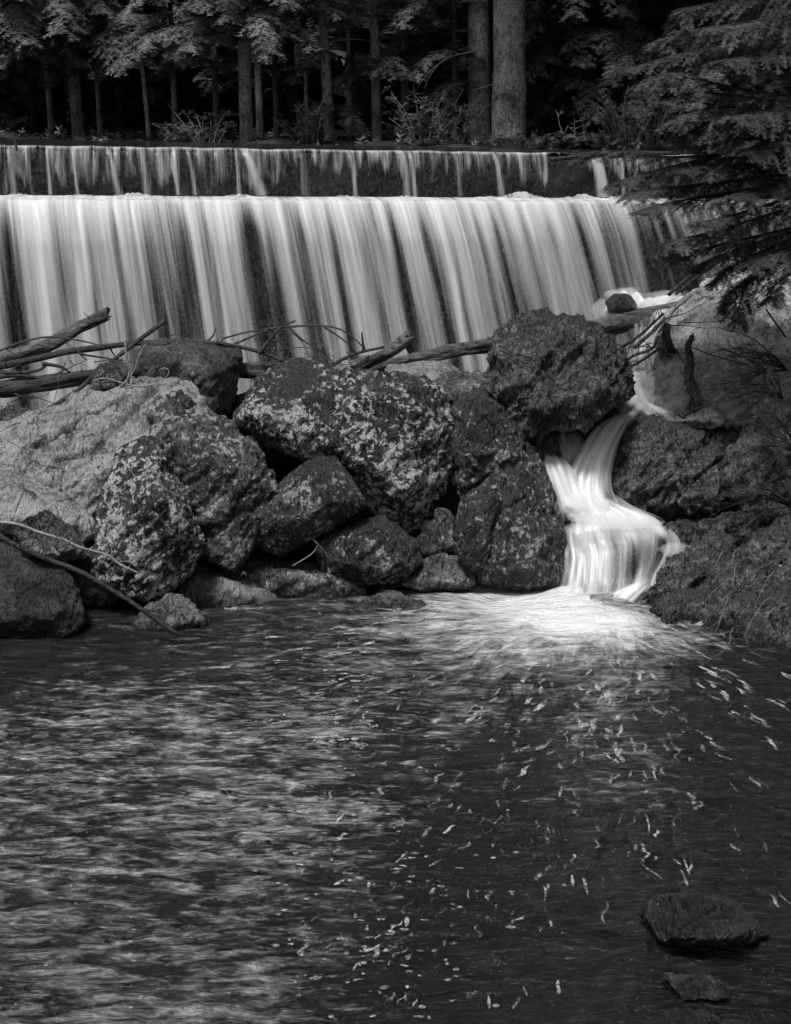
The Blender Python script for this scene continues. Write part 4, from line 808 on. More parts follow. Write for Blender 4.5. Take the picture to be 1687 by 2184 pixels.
def spray(N, T, path, length0, step, rnd, droop=.25, r0=.012, sub=.09, up=Vector((0, 0, 1)), wood=True):
    """a bough: main stem with side shoots on both sides in a flat drooping fan; each shoot carries twiglets"""
    n = 24; c = spline(path, n); L = np.linalg.norm(np.diff(c, axis=0), axis=1).sum()
    if wood and T is not None: T.add([Vector(q) for q in c[::4]] + [Vector(c[-1])], r0, r0 * .25, 5, n=10, rough=.1)
    m = max(4, int(L / step))
    for i in range(m):
        t = (i + rnd.random()) / m; x = t * (n - 1); a = int(min(n - 2, x)); p = Vector(c[a] + (c[a + 1] - c[a]) * (x - a)); d = Vector(c[a + 1] - c[a]).normalized()
        side = d.cross(up)
        if side.length < .05: side = Vector((1, 0, 0))
        side.normalize()
        for sg in (-1, 1):
            l = length0 * (1.05 - .75 * t) * rnd.uniform(.55, 1.2)
            sdir = (d * rnd.uniform(.5, 1.0) + side * sg * rnd.uniform(.7, 1.1) + up * rnd.uniform(-.35, .12)).normalized()
            k = max(2, int(l / sub)); q = p.copy()
            for j in range(k):
                sdir = (sdir + Vector((0, 0, -droop * .22))).normalized()
                ss = sdir.cross(up)
                ss = ss.normalized() if ss.length > .05 else side
                tl = sub * rnd.uniform(1.0, 1.7) * (1.15 - .5 * j / k)
                N.add(q, sdir, up, tl)
                if rnd.random() < .85:
                    for s2 in (-1, 1): N.add(q, (sdir * .8 + ss * s2 * .8 + Vector((rnd.uniform(-.2, .2), rnd.uniform(-.2, .2), rnd.uniform(-.3, .1)))).normalized(), up, tl * .9)
                q = q + sdir * sub
    N.add(Vector(c[-2]), Vector(c[-1] - c[-2]).normalized(), up, sub * 1.6)

def foliage_obj(name, N, T, mats, parent, k, nl, w, jit=.35):
    V, F = N.expand(k, nl, w, jit); F3 = [tuple(f) for f in F] if T is not None and T.n else F
    if T is not None and T.n:
        tv = np.vstack(T.V); tf = []
        for f in T.F:
            for i in range(1, len(f) - 1): tf.append((f[0], f[i], f[i + 1]))
        tf = np.array(tf); Vall = np.vstack([V, tv]); Fall = np.vstack([F, tf + len(V)])
    else: Vall, Fall = V, F
    o = put(name, Vall, Fall, mats, parent, smooth=False)
    if T is not None and T.n:
        mi = np.zeros(len(Fall), np.int32); mi[len(F):] = 1; o.data.polygons.foreach_set('material_index', mi)
    return o

# the hemlock that overhangs the right side
def right_hemlock():
    rnd = random.Random(5)
    root = empty('overhanging_hemlock', Vector((4.4, 11.6, 2.6)))
    tag(root, 'hemlock at the right edge whose drooping boughs hang over the dam and the bank', 'tree')
    Tubes().add([(4.45, 11.7, 1.9), (4.4, 11.6, 3.0), (4.35, 11.6, 5.0), (4.3, 11.6, 8.5)], .17, .08, 12, n=24, rough=.12).put('trunk', M_BARKD, root)
    B = [  # tip first, in photo pixels with depth
        ([(1355, 142, 11.6), (1440, 118, 11.6), (1560, 90, 11.6), (1760, 40, 11.6)], .34), ([(1365, 180, 11.4), (1416, 158, 11.4), (1471, 160, 11.5), (1562, 188, 11.5), (1760, 215, 11.6)], .36),
        ([(1416, 216, 11.3), (1450, 203, 11.4), (1507, 197, 11.4), (1595, 208, 11.5), (1760, 225, 11.6)], .34), ([(1430, 262, 11.2), (1465, 240, 11.3), (1562, 228, 11.4), (1760, 235, 11.6)], .32),
        ([(1458, 293, 11.3), (1507, 276, 11.3), (1562, 262, 11.4), (1760, 255, 11.6)], .32), ([(1440, 308, 11.8), (1530, 302, 11.8), (1590, 296, 11.7), (1760, 300, 11.6)], .34),
        ([(1226, 340, 12.2), (1271, 326, 12.2), (1320, 322, 12.1), (1400, 335, 12.0), (1540, 330, 11.8), (1760, 300, 11.6)], .30), ([(1306, 393, 11.8), (1340, 380, 11.8), (1400, 364, 11.8), (1530, 335, 11.7), (1760, 310, 11.6)], .34),
        ([(1335, 416, 11.5), (1400, 402, 11.6), (1530, 390, 11.6), (1760, 360, 11.6)], .36), ([(1365, 450, 11.3), (1430, 432, 11.4), (1530, 415, 11.5), (1760, 380, 11.6)], .34),
        ([(1417, 521, 11.2), (1450, 510, 11.2), (1513, 497, 11.3), (1600, 470, 11.4), (1760, 420, 11.6)], .34), ([(1438, 545, 11.5), (1465, 538, 11.5), (1545, 520, 11.5), (1760, 470, 11.6)], .30),
        ([(1490, 475, 11.0), (1560, 460, 11.2), (1760, 400, 11.6)], .34), ([(1450, 360, 11.2), (1520, 352, 11.3), (1620, 350, 11.5), (1760, 330, 11.6)], .36),
        ([(1520, 600, 11.4), (1560, 570, 11.4), (1640, 530, 11.5), (1760, 480, 11.6)], .34), ([(1575, 690, 11.4), (1580, 640, 11.4), (1620, 580, 11.5), (1760, 500, 11.6)], .30), ([(1540, 660, 11.6), (1560, 620, 11.6), (1640, 570, 11.6), (1760, 520, 11.6)], .28),
        ([(1600, 560, 10.9), (1640, 540, 11.1), (1760, 500, 11.6)], .34), ([(1640, 640, 11.1), (1660, 600, 11.2), (1760, 540, 11.6)], .30), ([(1500, 60, 11.2), (1580, 50, 11.3), (1760, 20, 11.6)], .34),
        ([(1450, 20, 11.9), (1560, 0, 11.8), (1760, -40, 11.6)], .4), ([(1540, 130, 11.0), (1600, 120, 11.2), (1760, 110, 11.6)], .34), ([(1560, 250, 10.9), (1620, 240, 11.1), (1760, 230, 11.6)], .36), ([(1580, 320, 10.9), (1640, 305, 11.1), (1760, 280, 11.6)], .36), ([(1560, 420, 10.8), (1630, 400, 11.1), (1760, 360, 11.6)], .36),
        ([(1400, 90, 12.2), (1500, 60, 12.0), (1760, -20, 11.6)], .4), ([(1480, 570, 12.0), (1550, 540, 11.9), (1760, 470, 11.6)], .3)]
    for k in range(0, len(B)):
        N, T = Needles(), Tubes(); pts, l0 = B[k]
        path = [P(*q) for q in reversed(pts)]
        path = path[:1] + [p for p in path[1:]]
        spray(N, T, path, l0 * 1.45, .05, rnd, .5, .014, .062)
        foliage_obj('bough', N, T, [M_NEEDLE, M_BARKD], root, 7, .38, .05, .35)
    return root
right_hemlock()

def tree(label, u, wpx, Y, mat, top_z=9.0, lean=(0, 0), crown=None, group='trees behind the dam', name='hemlock_tree', seed=0, zb=None, limbs=0, taper=.7, fol=None):
    """trunk at photo column u (at the crest line), width in photo pixels at its foot"""
    rnd = random.Random(seed * 31 + 7); p0 = P(u, 300, Y); zb = 3.2 if zb is None else zb
    zb = zb + .02 * max(0, Y - 20); r = wpx * MPP(u, 300, Y) / 2
    root = empty(name, Vector((p0.x, Y, zb))); tag(root, label, 'tree', group)
    pts = [(p0.x, Y, zb - .3), (p0.x + lean[0] * .33, Y + lean[1] * .3, zb + (top_z - zb) * .33), (p0.x + lean[0] * .66, Y + lean[1] * .6, zb + (top_z - zb) * .66), (p0.x + lean[0], Y + lean[1], top_z)]
    T0 = Tubes().add(pts, r * 1.12, r * taper * .6, 16, n=40, rough=.07, seed=seed * 3.1, fq=5); trunk = T0.put('trunk', mat, root)
    c = spline(pts, 40)
    N, T = Needles(), Tubes()
    for (z0, z1, num, ln, kind) in (crown or ()):
        for i in range(num):
            z = rnd.uniform(z0, z1); j = int(np.argmin(abs(c[:, 2] - z))); q = Vector(c[j]); a = rnd.uniform(0, 2 * math.pi)
            if kind == 'left': a = rnd.uniform(math.pi * .8, math.pi * 1.3)
            if kind == 'front': a = rnd.uniform(-math.pi * .95, -math.pi * .05)
            L = ln * rnd.uniform(.6, 1.15); d = Vector((math.cos(a), math.sin(a), 0))
            path = [q, q + d * L * .4 + Vector((0, 0, .10 * L)), q + d * L * .75 + Vector((0, 0, .02 * L)), q + d * L + Vector((0, 0, -.18 * L))]
            spray(N, T, path, L * .40, .13, rnd, .45, .018, .12)
    for i in range(limbs):   # bare dead limbs
        z = rnd.uniform(zb + .6, min(top_z, 6)); j = int(np.argmin(abs(c[:, 2] - z))); q = Vector(c[j]); a = rnd.uniform(0, 2 * math.pi); L = rnd.uniform(.4, 1.1); d = Vector((math.cos(a), math.sin(a), rnd.uniform(-.3, .2)))
        Tubes().add([q, q + d * L * .5 + Vector((0, 0, .05)), q + d * L], .012, .004, 4, n=5, rough=.1).put('dead_limb', M_BARK, trunk)
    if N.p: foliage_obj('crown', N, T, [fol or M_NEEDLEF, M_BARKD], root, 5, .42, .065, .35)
    # the tall crown above the picture
    if top_z > 9.5:
        M = Needles(); 
        for i in range(330):
            z = rnd.uniform(6.5, top_z + .5); w = 2.6 * (1.15 - (z - 6.5) / (top_z - 5.5)); a = rnd.uniform(0, 6.283); rr = w * math.sqrt(rnd.random()); j = int(np.argmin(abs(c[:, 2] - z)))
            M.add(Vector(c[j]) + Vector((math.cos(a) * rr, math.sin(a) * rr, z - c[j][2])), Vector((math.cos(a), math.sin(a), -.25)), Vector((0, 0, 1)), rnd.uniform(.5, .9))
        V, F = M.expand(4, .5, .16, .4); put('upper_crown', V, F, M_CANOPY, root, smooth=False)
    return root
G1 = [(3.6, 6.2, 26, 1.5, 'front')]
tree('biggest trunk of the wood, broad and grey, right of centre', 1087, 68, 21.2, M_BARKL, 17, (-.25, .1), [(5.2, 6.5, 6, 1.1, 'all')], seed=1, limbs=4)
tree('second biggest trunk, standing just left of the biggest one', 1024, 46, 21.6, M_BARK, 17, (-.3, .1), [(4.0, 5.6, 7, 1.2, 'left')], seed=2, limbs=5)
tree('slim dark trunk alone at the left with leafy boughs above', 168, 26, 22.5, M_BARK, 8.0, (-.05, 0), [(4.7, 6.2, 52, 2.4, 'front')], seed=3)
tree('thin pale crooked trunk left of centre', 322, 10, 21.5, M_BARKL, 6.3, (-.25, .1), [(4.6, 5.8, 12, 1.3, 'front')], seed=4)
tree('grey trunk half screened by hanging boughs, left of centre', 526, 28, 20.9, M_BARKL, 9.0, (0, .1), [(4.6, 6.2, 36, 1.7, 'front')], seed=5, limbs=3)
tree('narrow pale trunk just right of the half screened one', 557, 16, 21.8, M_BARKL, 8.0, (-.1, .1), [(4.5, 5.8, 8, .9, 'front')], seed=6, limbs=3)
tree('slim near-black trunk between the pale ones left of centre', 626, 18, 22.4, M_BARKD, 8.5, (-.1, .1), [(4.5, 5.8, 10, 1.1, 'front')], seed=7)
tree('pale blotched trunk with a broken bright patch near the middle', 706, 22, 21.2, M_BARKL, 7.5, (-.25, .1), [(3.6, 5.6, 9, .8, 'front')], seed=8, limbs=4)
tree('wide black trunk in deep shade near the middle', 770, 48, 23.5, M_BARKD, 8.5, (-.1, .1), [(4.6, 6.3, 12, 1.4, 'front')], seed=9)
tree('straight grey trunk beside the wide black one', 805, 20, 21.4, M_BARK, 8.5, (-.12, .1), [(4.4, 6, 8, 1.0, 'front')], seed=10)
tree('short grey trunk among feathery boughs left of the big pair', 866, 18, 22.6, M_BARK, 9, (-.1, .1), [(3.7, 6, 16, 1.1, 'front')], seed=11, limbs=3)
tree('slim dark trunk close behind the second biggest', 935, 20, 23.5, M_BARKD, 9.4, (0, .1), [(3.9, 6, 16, 1.1, 'front')], seed=12)
tree('dark bushy hemlock right of the biggest trunk', 1225, 20, 22.8, M_BARKD, 16, (0, .1), [(3.7, 6.2, 46, 1.9, 'front')], seed=13)
tree('dark bushy hemlock deep behind the right end of the dam', 1400, 24, 23.5, M_BARKD, 18, (0, .1), [(3.6, 6.5, 46, 2.0, 'front')], seed=14)
tree('dark hemlock behind the overhanging boughs at the right', 1560, 24, 21.5, M_BARKD, 18, (0, .1), [(3.6, 6.5, 40, 2.0, 'front')], seed=15)
tree('leafy hemlock at the far left edge', -20, 22, 21.8, M_BARKD, 7.6, (0, .1), [(4.65, 6.2, 52, 2.3, 'front')], seed=16)
tree('dim trunk behind the lone slim one at the left', 262, 16, 25.0, M_BARKD, 8.0, (0, .1), [(4.6, 6.2, 30, 2.2, 'front')], seed=17)
tree('dim trunk left of the half screened one', 420, 18, 25.5, M_BARKD, 9.0, (0, .1), [(4.6, 6.4, 34, 2.2, 'front')], seed=18)
tree('dim slender trunk at the far left in the shade', 75, 14, 25.5, M_BARKD, 8.0, (0, .1), [(4.8, 6.4, 26, 2.0, 'front')], seed=19)
# leaning pale birch pole in the right-hand shade
tree('thin dim trunk left of the lone slim one', 112, 12, 22.6, M_BARK, 7.6, (-0.10, .1), [(4.2, 6.0, 7, .9, 'front')], seed=40, limbs=3)
tree('thin dim trunk between the lone slim one and the crooked pale one', 215, 10, 22.9, M_BARKL, 7.6, (-0.06, .1), [(4.2, 6.0, 7, .9, 'front')], seed=41, limbs=3)
tree('thin dim trunk right of the crooked pale one', 375, 12, 22.4, M_BARKL, 7.6, (-0.02, .1), [(4.2, 6.0, 7, .9, 'front')], seed=42, limbs=3)
tree('dim trunk left of the half screened grey one, nearer the middle', 462, 14, 23.0, M_BARK, 7.6, (0.02, .1), [(4.2, 6.0, 7, .9, 'front')], seed=43, limbs=3)
tree('thin grey trunk just left of the slim near-black one', 592, 12, 22.6, M_BARK, 7.6, (-0.10, .1), [(4.2, 6.0, 7, .9, 'front')], seed=44, limbs=3)
tree('thread-thin pale trunk left of the blotched one', 656, 9, 21.6, M_BARKL, 7.6, (-0.06, .1), [(4.2, 6.0, 7, .9, 'front')], seed=45, limbs=3)
tree('thin pale trunk at the left side of the wide black one', 745, 10, 21.9, M_BARKL, 7.6, (-0.02, .1), [(4.2, 6.0, 7, .9, 'front')], seed=46, limbs=3)
tree('dim trunk midway between the feathery boughs and the big pair', 905, 15, 22.8, M_BARK, 7.6, (0.02, .1), [(4.2, 6.0, 7, .9, 'front')], seed=47, limbs=3)
tree('thin dim trunk close left of the big pair', 972, 12, 22.2, M_BARK, 7.6, (-0.10, .1), [(4.2, 6.0, 7, .9, 'front')], seed=48, limbs=3)
tree('dim trunk just right of the biggest one', 1150, 18, 23.2, M_BARK, 7.6, (-0.06, .1), [(4.2, 6.0, 7, .9, 'front')], seed=49, limbs=3)
tree('thin dim trunk behind the reedy shrub', 1300, 14, 22.8, M_BARK, 7.6, (-0.02, .1), [(4.2, 6.0, 7, .9, 'front')], seed=50, limbs=3)
stick('bare grey bough with fine twigs stretching left across the dark wood', [(560, 30), (500, 62), (430, 72), (370, 68), (300, 76), (215, 92), (190, 96)], 4, 1.5, M_TWIGL, 20.6, name='bare_bough', cat='bough', group='bare boughs over the dam', twigs=(([(430, 72), (400, 60), (350, 52)], 2, 1), ([(370, 68), (330, 84), (300, 98)], 2, 1), ([(300, 76), (265, 66), (240, 62)], 2, 1), ([(400, 70), (392, 110), (372, 150)], 2, 1), ([(470, 66), (440, 82), (410, 90)], 2, 1)))
stick('bare thin bough arching down left of the big pair of trunks', [(1010, 110), (960, 122), (920, 150), (890, 185)], 4, 1.5, M_TWIGL, 20.9, name='bare_bough', cat='bough', group='bare boughs over the dam', twigs=(([(960, 122), (925, 128), (890, 140)], 2, 1), ([(935, 138), (915, 165), (905, 190)], 2, 1), ([(985, 116), (950, 108), (915, 112)], 2, 1)))
stick('pale leaning birch pole in the shade right of the biggest trunk', [(1222, 205), (1232, 232), (1243, 262), (1250, 300)], 9, 10, M_BARKL, 22.0, 'tree', 'leaning_birch', 8, group='trees behind the dam')

def far_woods():
    rnd = random.Random(91); N, T = Needles(), Tubes()
    for i in range(120):
        Y = rnd.uniform(24.5, 46); u = rnd.uniform(-900, 2600); p = P(u, 300, Y); zb = 3.3 + .17 * max(0, Y - 26); r = rnd.uniform(.08, .22)
        T.add([(p.x, Y, zb - .5), (p.x + rnd.uniform(-.3, .3), Y, zb + 9)], r, r * .7, 7, n=6, rough=.05)
        for j in range(26):
            z = rnd.uniform(zb + 1.0, zb + 9); a = rnd.uniform(0, 6.28); rr = rnd.uniform(.3, 2.4)
            N.add(Vector((p.x + math.cos(a) * rr, Y + math.sin(a) * rr, z)), Vector((math.cos(a), math.sin(a), -.3)), Vector((0, 0, 1)), rnd.uniform(.6, 1.2))
    for i in range(20000):    # dense far crowns and thicket that close the view
        Y = rnd.uniform(25.5, 44); u = rnd.uniform(-1200, 2900); p = P(u, 300, Y); zg = 3.3 + .17 * max(0, Y - 26); z = zg + rnd.uniform(0, 1) ** 1.3 * (12 if u > 850 else 6)
        a = rnd.uniform(0, 6.28); N.add(Vector((p.x, Y, z)), Vector((math.cos(a), math.sin(a), -.3)), Vector((0, 0, 1)), rnd.uniform(.4, .9))
    for i in range(1000):    # unseen leaf clumps added high over the far wood to block the sun
        Y = rnd.uniform(24, 52); p = P(rnd.uniform(-1300, 3000), 300, Y); a = rnd.uniform(0, 6.28)
        N.add(Vector((p.x, Y, rnd.uniform(8.5, 12))), Vector((math.cos(a), math.sin(a), -.15)), Vector((0, 0, 1)), rnd.uniform(1.0, 1.8))
    foliage_obj('far_woods', N, T, [M_CANOPY, M_BARK], None, 4, .5, .14, .5)
    tag(bpy.data.objects['far_woods'], kind='stuff')
far_woods()

# unseen trees added beyond the right edge to shade the water, mirrored dark in it
def shade_woods():
    T, M = Tubes(), Needles(); rnd = random.Random(300)
    for k, (x, y, h) in enumerate(((7.2, 9.5, 15), (6.8, 13.0, 17), (8.6, 12.0, 17), (7.5, 5.5, 14), (9.5, 8.0, 16), (9.2, 16.0, 17), (10, 18.5, 18), (7.0, 1.5, 14))):
        zb = 3.0; T.add([(x, y, zb - .6), (x + .1, y, zb + h * .5), (x, y, zb + h)], .2, .05, 10, n=12, rough=.08)
        for i in range(1500):
            z = rnd.uniform(1.0, h); w = 2.7 * (1.08 - z / h); a = rnd.uniform(0, 6.283); rr = w * math.sqrt(rnd.random())
            M.add(Vector((x + math.cos(a) * rr, y + math.sin(a) * rr, zb + z)), Vector((math.cos(a), math.sin(a), -.25)), Vector((0, 0, 1)), rnd.uniform(.3, .6))
    tag(foliage_obj('unseen_shade_woods', M, T, [M_CANOPY, M_BARKD], None, 4, .5, .16, .4), kind='stuff')
shade_woods()

# undergrowth along the far bank, shrubs, ferns
def shrub(label, u, Y, h, n, mat, lmat, v=300, name='bare_shrub', cat='shrub', leaf=0.0, spread=.5, seed=0, zb=3.14, group='undergrowth on the far bank', lsz=.042):
    rnd = random.Random(seed + 500); p = P(u, v, Y); base = Vector((p.x, Y, zb))
    T, N = Tubes(), Needles()
    for i in range(n):
        a = rnd.uniform(0, 6.283); s = spread * rnd.uniform(.2, 1); hh = h * rnd.uniform(.55, 1.1); q = base + Vector((math.cos(a) * .08, math.sin(a) * .08, 0))
        e = q + Vector((math.cos(a) * s, math.sin(a) * s, hh)); m_ = q.lerp(e, .5) + Vector((rnd.uniform(-.08, .08), rnd.uniform(-.08, .08), hh * .12))
        T.add([q, m_, e], .009, .003, 4, n=6, rough=0)
        for k in range(5):
            t = rnd.uniform(.3, 1); b = q.lerp(m_, t * 2) if t < .5 else m_.lerp(e, t * 2 - 1); d = Vector((rnd.uniform(-1, 1), rnd.uniform(-1, 1), rnd.uniform(-.1, .8))).normalized(); L = h * rnd.uniform(.12, .3)
            T.add([b, b + d * L], .005, .002, 3, n=3, rough=0)
            if leaf and rnd.random() < leaf:
                for z in range(4): N.add(b + d * L * rnd.uniform(.2, 1), Vector((rnd.uniform(-1, 1), rnd.uniform(-1, 1), rnd.uniform(-.5, .3))), Vector((0, 0, 1)), lsz * rnd.uniform(.8, 2))
    o = T.put(name, mat, origin=base); tag(o, label, cat, group)
    if N.p:
        V, F = N.expand(3, .55, .16, .4); put('foliage', V, F, lmat, o, smooth=False)
shrub('twiggy grey shrub at the water left of centre', 440, 19.9, .55, 16, M_TWIGL, M_FERN, leaf=.6, seed=1, spread=.7)
shrub('low twiggy shrub beside the grey one', 385, 20.0, .35, 12, M_TWIGL, M_FERN, leaf=.7, seed=2, spread=.5)
shrub('wispy pale shrub between the trunks near the middle', 660, 20.2, .7, 14, M_TWIGL, M_FERN, leaf=.8, seed=3)
shrub('tangled bare shrub left of the big pair of trunks', 905, 20.2, .8, 18, M_TWIGL, M_NEEDLEF, leaf=.9, seed=4, spread=.6)
shrub('bare shrub with light stems at the foot of the big pair', 965, 20.0, .65, 16, M_TWIGL, M_NEEDLEF, leaf=.6, seed=5, spread=.5)
shrub('bright ferny sprig on the bank right of the biggest trunk', 1190, 19.6, .24, 16, M_TWIGL, M_FERN, leaf=1.0, seed=6, spread=.6, name='fern', cat='fern', lsz=.08)
shrub('bright low fern beside the first sprig', 1270, 19.8, .22, 16, M_TWIGL, M_FERN, leaf=1.0, seed=7, spread=.6, name='fern', cat='fern', lsz=.07)
shrub('crooked pale dead stem rising behind the ferns', 1232, 20.0, .65, 3, M_WOODP, M_FERN, seed=8, spread=.3, name='dead_stem', cat='shrub')
shrub('tall dry reedy shrub on the bank near the hemlock', 1340, 19.9, .8, 26, M_TWIGL, M_FERN, leaf=.5, seed=9, spread=.5)
shrub('dry grassy shrub at the right end of the dam', 1400, 20.0, .7, 26, M_TWIGL, M_FERN, leaf=.5, seed=10, spread=.5)
def bank_cover():
    rnd = random.Random(77); N = Needles()
    for i in range(2600):
        x = rnd.uniform(-8, 9); y = rnd.uniform(19.6, 25); z = 3.2 + .02 * max(0, y - 20)
        N.add(Vector((x, y, z - .08 + rnd.uniform(0, .16))), Vector((rnd.uniform(-1, 1), rnd.uniform(-1, 1), rnd.uniform(0, .9))), Vector((0, 0, 1)), rnd.uniform(.08, .22))
    V, F = N.expand(3, .5, .12, .4); tag(put('ground_cover_leaves', V, F, M_NEEDLEF, smooth=False), kind='stuff')
bank_cover()

# moss and litter tufts on the bank rocks, dry grasses at the water
def tufts(name, rocks, per_m2, size, mat, seed, nzmin=-.2, asp=.25, hang=.0):
    rng = np.random.default_rng(seed); Vs = []
    for o in rocks:
        me = o.data; me.calc_loop_triangles(); n = len(me.polygons)
        ar = np.zeros(n, np.float32); me.polygons.foreach_get('area', ar); ce = np.zeros(n * 3, np.float32); me.polygons.foreach_get('center', ce); no = np.zeros(n * 3, np.float32); me.polygons.foreach_get('normal', no)
        ce = ce.reshape(-1, 3) + np.array(o.location); no = no.reshape(-1, 3)
        ok = (no[:, 2] > nzmin) & (no[:, 1] < .5) & (ce[:, 2] > .03) & (fbm(ce * 3.0 + 5, 2) > -.12)
        w = np.where(ok, ar, 0); m = int(w.sum() * per_m2); 
        if m < 1: continue
        i = rng.choice(n, m, p=w / w.sum()); c = ce[i] + rng.normal(0, .008, (m, 3)); nn = no[i]
        d = nn * .6 + rng.normal(0, .7, (m, 3)) + np.array([0, 0, -hang]); d /= np.linalg.norm(d, axis=1)[:, None]
        s = np.cross(d, rng.normal(0, 1, (m, 3))); s /= np.linalg.norm(s, axis=1)[:, None] + 1e-9
        L = size * rng.uniform(.5, 1.6, m)
        Vs.append(np.stack([c - s * (L * asp)[:, None], c + s * (L * asp)[:, None], c + d * L[:, None]], 1))
        if name == 'moss': V = Vs.pop().reshape(-1, 3); tag(put('moss', V, np.arange(len(V)).reshape(-1, 3), mat, o, smooth=False), kind='stuff')
    if not Vs: return
    V = np.concatenate(Vs, 0).reshape(-1, 3); F = np.arange(len(V)).reshape(-1, 3)
    tag(put(name, V, F, mat, smooth=False), kind='stuff')
byl = lambda s: [o for o in COL.objects if o.type == 'MESH' and s in o.get('label', '')]
bank_rocks = byl('big mossy ledge') + byl('mossy sloping bank') + byl('short dark shelf')
tufts('moss', byl('big mossy ledge') + byl('bulging shaggy') + byl('hanging ledge'), 420, .020, M_MOSSB, 1, .15)
tufts('moss', byl('craggy pitted') + byl('small mossy lump') + byl('dark mossy stump') + byl('dark mossy lump'), 800, .024, M_MOSSB, 2)
tufts('moss', byl('dark mossy root') + byl('dark mossy knob'), 5000, .022, M_MOSSB, 6, -.9)
tufts('leaf_litter', bank_rocks, 16, .035, M_GRASS, 3, .2, .35)

def grasses():
    rnd = random.Random(8); T = Tubes()
    for i in range(15):
        u = rnd.uniform(1560, 1700); v = rnd.uniform(1180, 1340); Y = 10.0 - (v - 1200) * .005; p = P(u, v, Y - .1)
        a = rnd.uniform(2.2, 4.2); L = rnd.uniform(.25, .6); d = Vector((math.cos(a) * .8, -.5, 0))
        k1, k2 = rnd.uniform(.0, .35), rnd.uniform(-.5, .2)
        T.add([p, p + d * L * .4 + Vector((0, 0, L * k1)), p + d * L * .8 + Vector((rnd.uniform(-.08, .08), 0, k2 * .5 * L)), p + d * L + Vector((0, 0, k2 * L))], .0035, .0015, 3, n=8, rough=0)
    tag(T.put('dry_grass', M_GRASS), kind='stuff')
grasses()
def bank_twigs():
    rnd = random.Random(18)
    for k, (u, v, Y, lab) in enumerate(((1680, 790, 11.6, 'spiky leafless bush right of the pale rock face'), (1670, 850, 11.3, 'leafless bush spreading at the foot of the pale rock face'), (1700, 960, 11.0, 'thin leafless bush above the mossy ledge'), (1690, 1080, 10.6, 'scrubby bush at the right edge above the mossy bank'))):
        base = P(u, v, Y); T, N = Tubes(), Needles()
        for i in range(16):
            a = rnd.uniform(1.7, 4.0); L = rnd.uniform(.3, .8); d = Vector((math.cos(a), rnd.uniform(-.4, .1), rnd.uniform(-.25, .55))).normalized()
            e = base + d * L + Vector((0, 0, -.06)); m_ = base + d * L * .5 + Vector((0, 0, .05)); T.add([base, m_, e], .006, .002, 4, n=7, rough=0)
            for j in range(7):
                t = rnd.uniform(.25, 1); q = base.lerp(m_, 2 * t) if t < .5 else m_.lerp(e, 2 * t - 1); dd = (d + Vector((rnd.uniform(-.8, .8), rnd.uniform(-.5, .5), rnd.uniform(-.6, .6)))).normalized(); l2 = rnd.uniform(.06, .2)
                T.add([q, q + dd * l2], .003, .001, 3, n=3, rough=0)
                if rnd.random() < .5: N.add(q + dd * l2 * .4, dd, Vector((0, 0, 1)), rnd.uniform(.05, .1))
        o = T.put('leafless_bush', M_TWIG, origin=base); tag(o, lab, 'bush', 'bushes on the right bank')
        V, F = N.expand(5, .4, .06); put('foliage', V, F, M_NEEDLE, o, smooth=False)
bank_twigs()

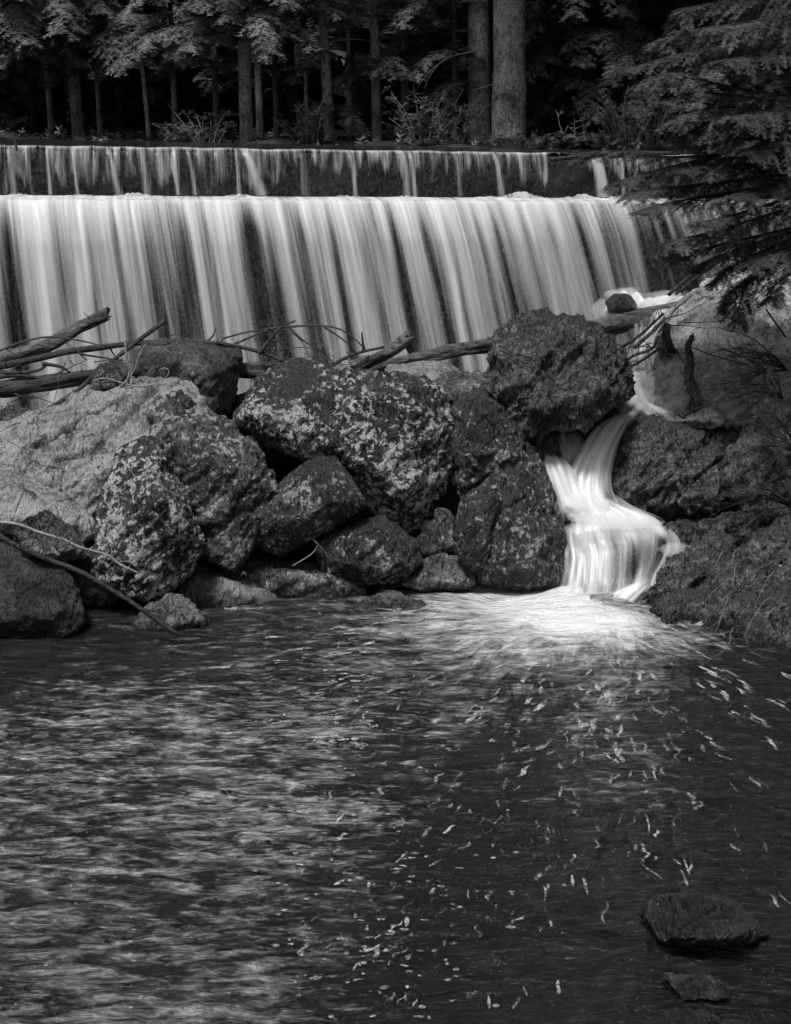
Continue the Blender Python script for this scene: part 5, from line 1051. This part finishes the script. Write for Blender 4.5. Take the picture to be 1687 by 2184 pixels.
# ------------------------------------------------------------------ foam flecks and foam strings on the pool
def foam():
    rnd = random.Random(33); V, F = [], []
    def blob(x, y, a, L, w, z=.018, bend=0):
        n = 7; b0 = len(V); dx, dy = math.cos(a), math.sin(a)
        for i in range(n):
            t = i / (n - 1) - .5; ww = w * math.sqrt(max(.02, 1 - (2 * t) ** 2)) * rnd.uniform(.7, 1.2); off = bend * L * math.sin(t * 6.0)
            cx, cy = x + dx * t * L - dy * off, y + dy * t * L + dx * off
            V.append((cx - dy * ww, cy + dx * ww, z)); V.append((cx, cy, z + w * .2)); V.append((cx + dy * ww, cy - dx * ww, z))
        for i in range(n - 1):
            for s in range(2): F.append((b0 + 3 * i + s, b0 + 3 * i + s + 1, b0 + 3 * i + s + 4, b0 + 3 * i + s + 3))
    def pix(u, v): q = PZ(u, v, 0); return q.x, q.y
    # round flecks in the centre and upper middle
    for i in range(420):
        u = rnd.gauss(780, 150); v = rnd.uniform(1310, 2184)
        if v < 1330 and u < 600: continue
        x, y = pix(u, v); blob(x, y, rnd.uniform(-.4, .4), rnd.uniform(.012, .045), rnd.uniform(.005, .014))
    for i in range(60):
        u = rnd.gauss(740, 45); v = rnd.uniform(1335, 1600); x, y = pix(u, v); blob(x, y, rnd.uniform(-.5, .5), rnd.uniform(.03, .08), rnd.uniform(.012, .028))
    for i in range(26):
        u = rnd.uniform(840, 1010); v = rnd.uniform(1296, 1330); x, y = pix(u, v); blob(x, y, rnd.uniform(-.5, .5), rnd.uniform(.03, .08), rnd.uniform(.012, .026))
    for i in range(170):
        u = rnd.uniform(0, 800); v = rnd.uniform(1500, 2184); x, y = pix(u, v); blob(x, y, rnd.uniform(-.4, .4), rnd.uniform(.008, .022), rnd.uniform(.003, .008))
    # drifting worms and strokes on the right of the middle
    for i in range(190):
        u = rnd.uniform(640, 1500); v = rnd.uniform(1500, 2150) if u < 1200 else rnd.uniform(1480, 1850)
        x, y = pix(u, v); s = y / 9.0; a = math.atan2(y - INF.y, x - INF.x) + rnd.gauss(0, .22)
        blob(x, y, a, rnd.uniform(.06, .2) * s, rnd.uniform(.006, .018) * s, bend=rnd.uniform(-.15, .15))
    for i in range(36):
        u = rnd.uniform(1150, 1687); v = rnd.uniform(1560, 1950); x, y = pix(u, v); blob(x, y, math.atan2(y - INF.y, x - INF.x) + rnd.gauss(0, .15), rnd.uniform(.08, .22), rnd.uniform(.003, .008), bend=rnd.uniform(-.08, .08))
    # strings of foam trailing away from the cascade
    for k in range(34):
        th = rnd.uniform(-1.5, .9); r = rnd.uniform(.5, 1.6); cur = rnd.uniform(-.35, .1)
        for j in range(rnd.randint(5, 12)):
            x = INF.x + math.sin(th) * r; y = INF.y - math.cos(th) * r; L = rnd.uniform(.07, .22)
            if y < 10.3: blob(x + rnd.gauss(0, .03), y + rnd.gauss(0, .03), -math.pi / 2 + th + cur + rnd.gauss(0, .15), L, rnd.uniform(.006, .02), bend=rnd.uniform(-.1, .1))
            r += L * rnd.uniform(.8, 2.0); th += cur * .12
    o = put('foam', V, F, M_FLECK); tag(o, kind='stuff')
foam()
# thin foam edges where stones meet the water
def edges():
    T = Tubes()
    for pts in ([(478, 1299), (520, 1298), (560, 1296)], [(900, 1254), (960, 1247), (1005, 1240), (1040, 1248), (1085, 1252)]):
        q = [PZ(u, v, .012) for u, v in pts]; T.add(q, .011, .004, 5, n=40, rough=1.2, fq=60)
    tag(T.put('waterline_foam', M_FLECK), kind='stuff')
edges()
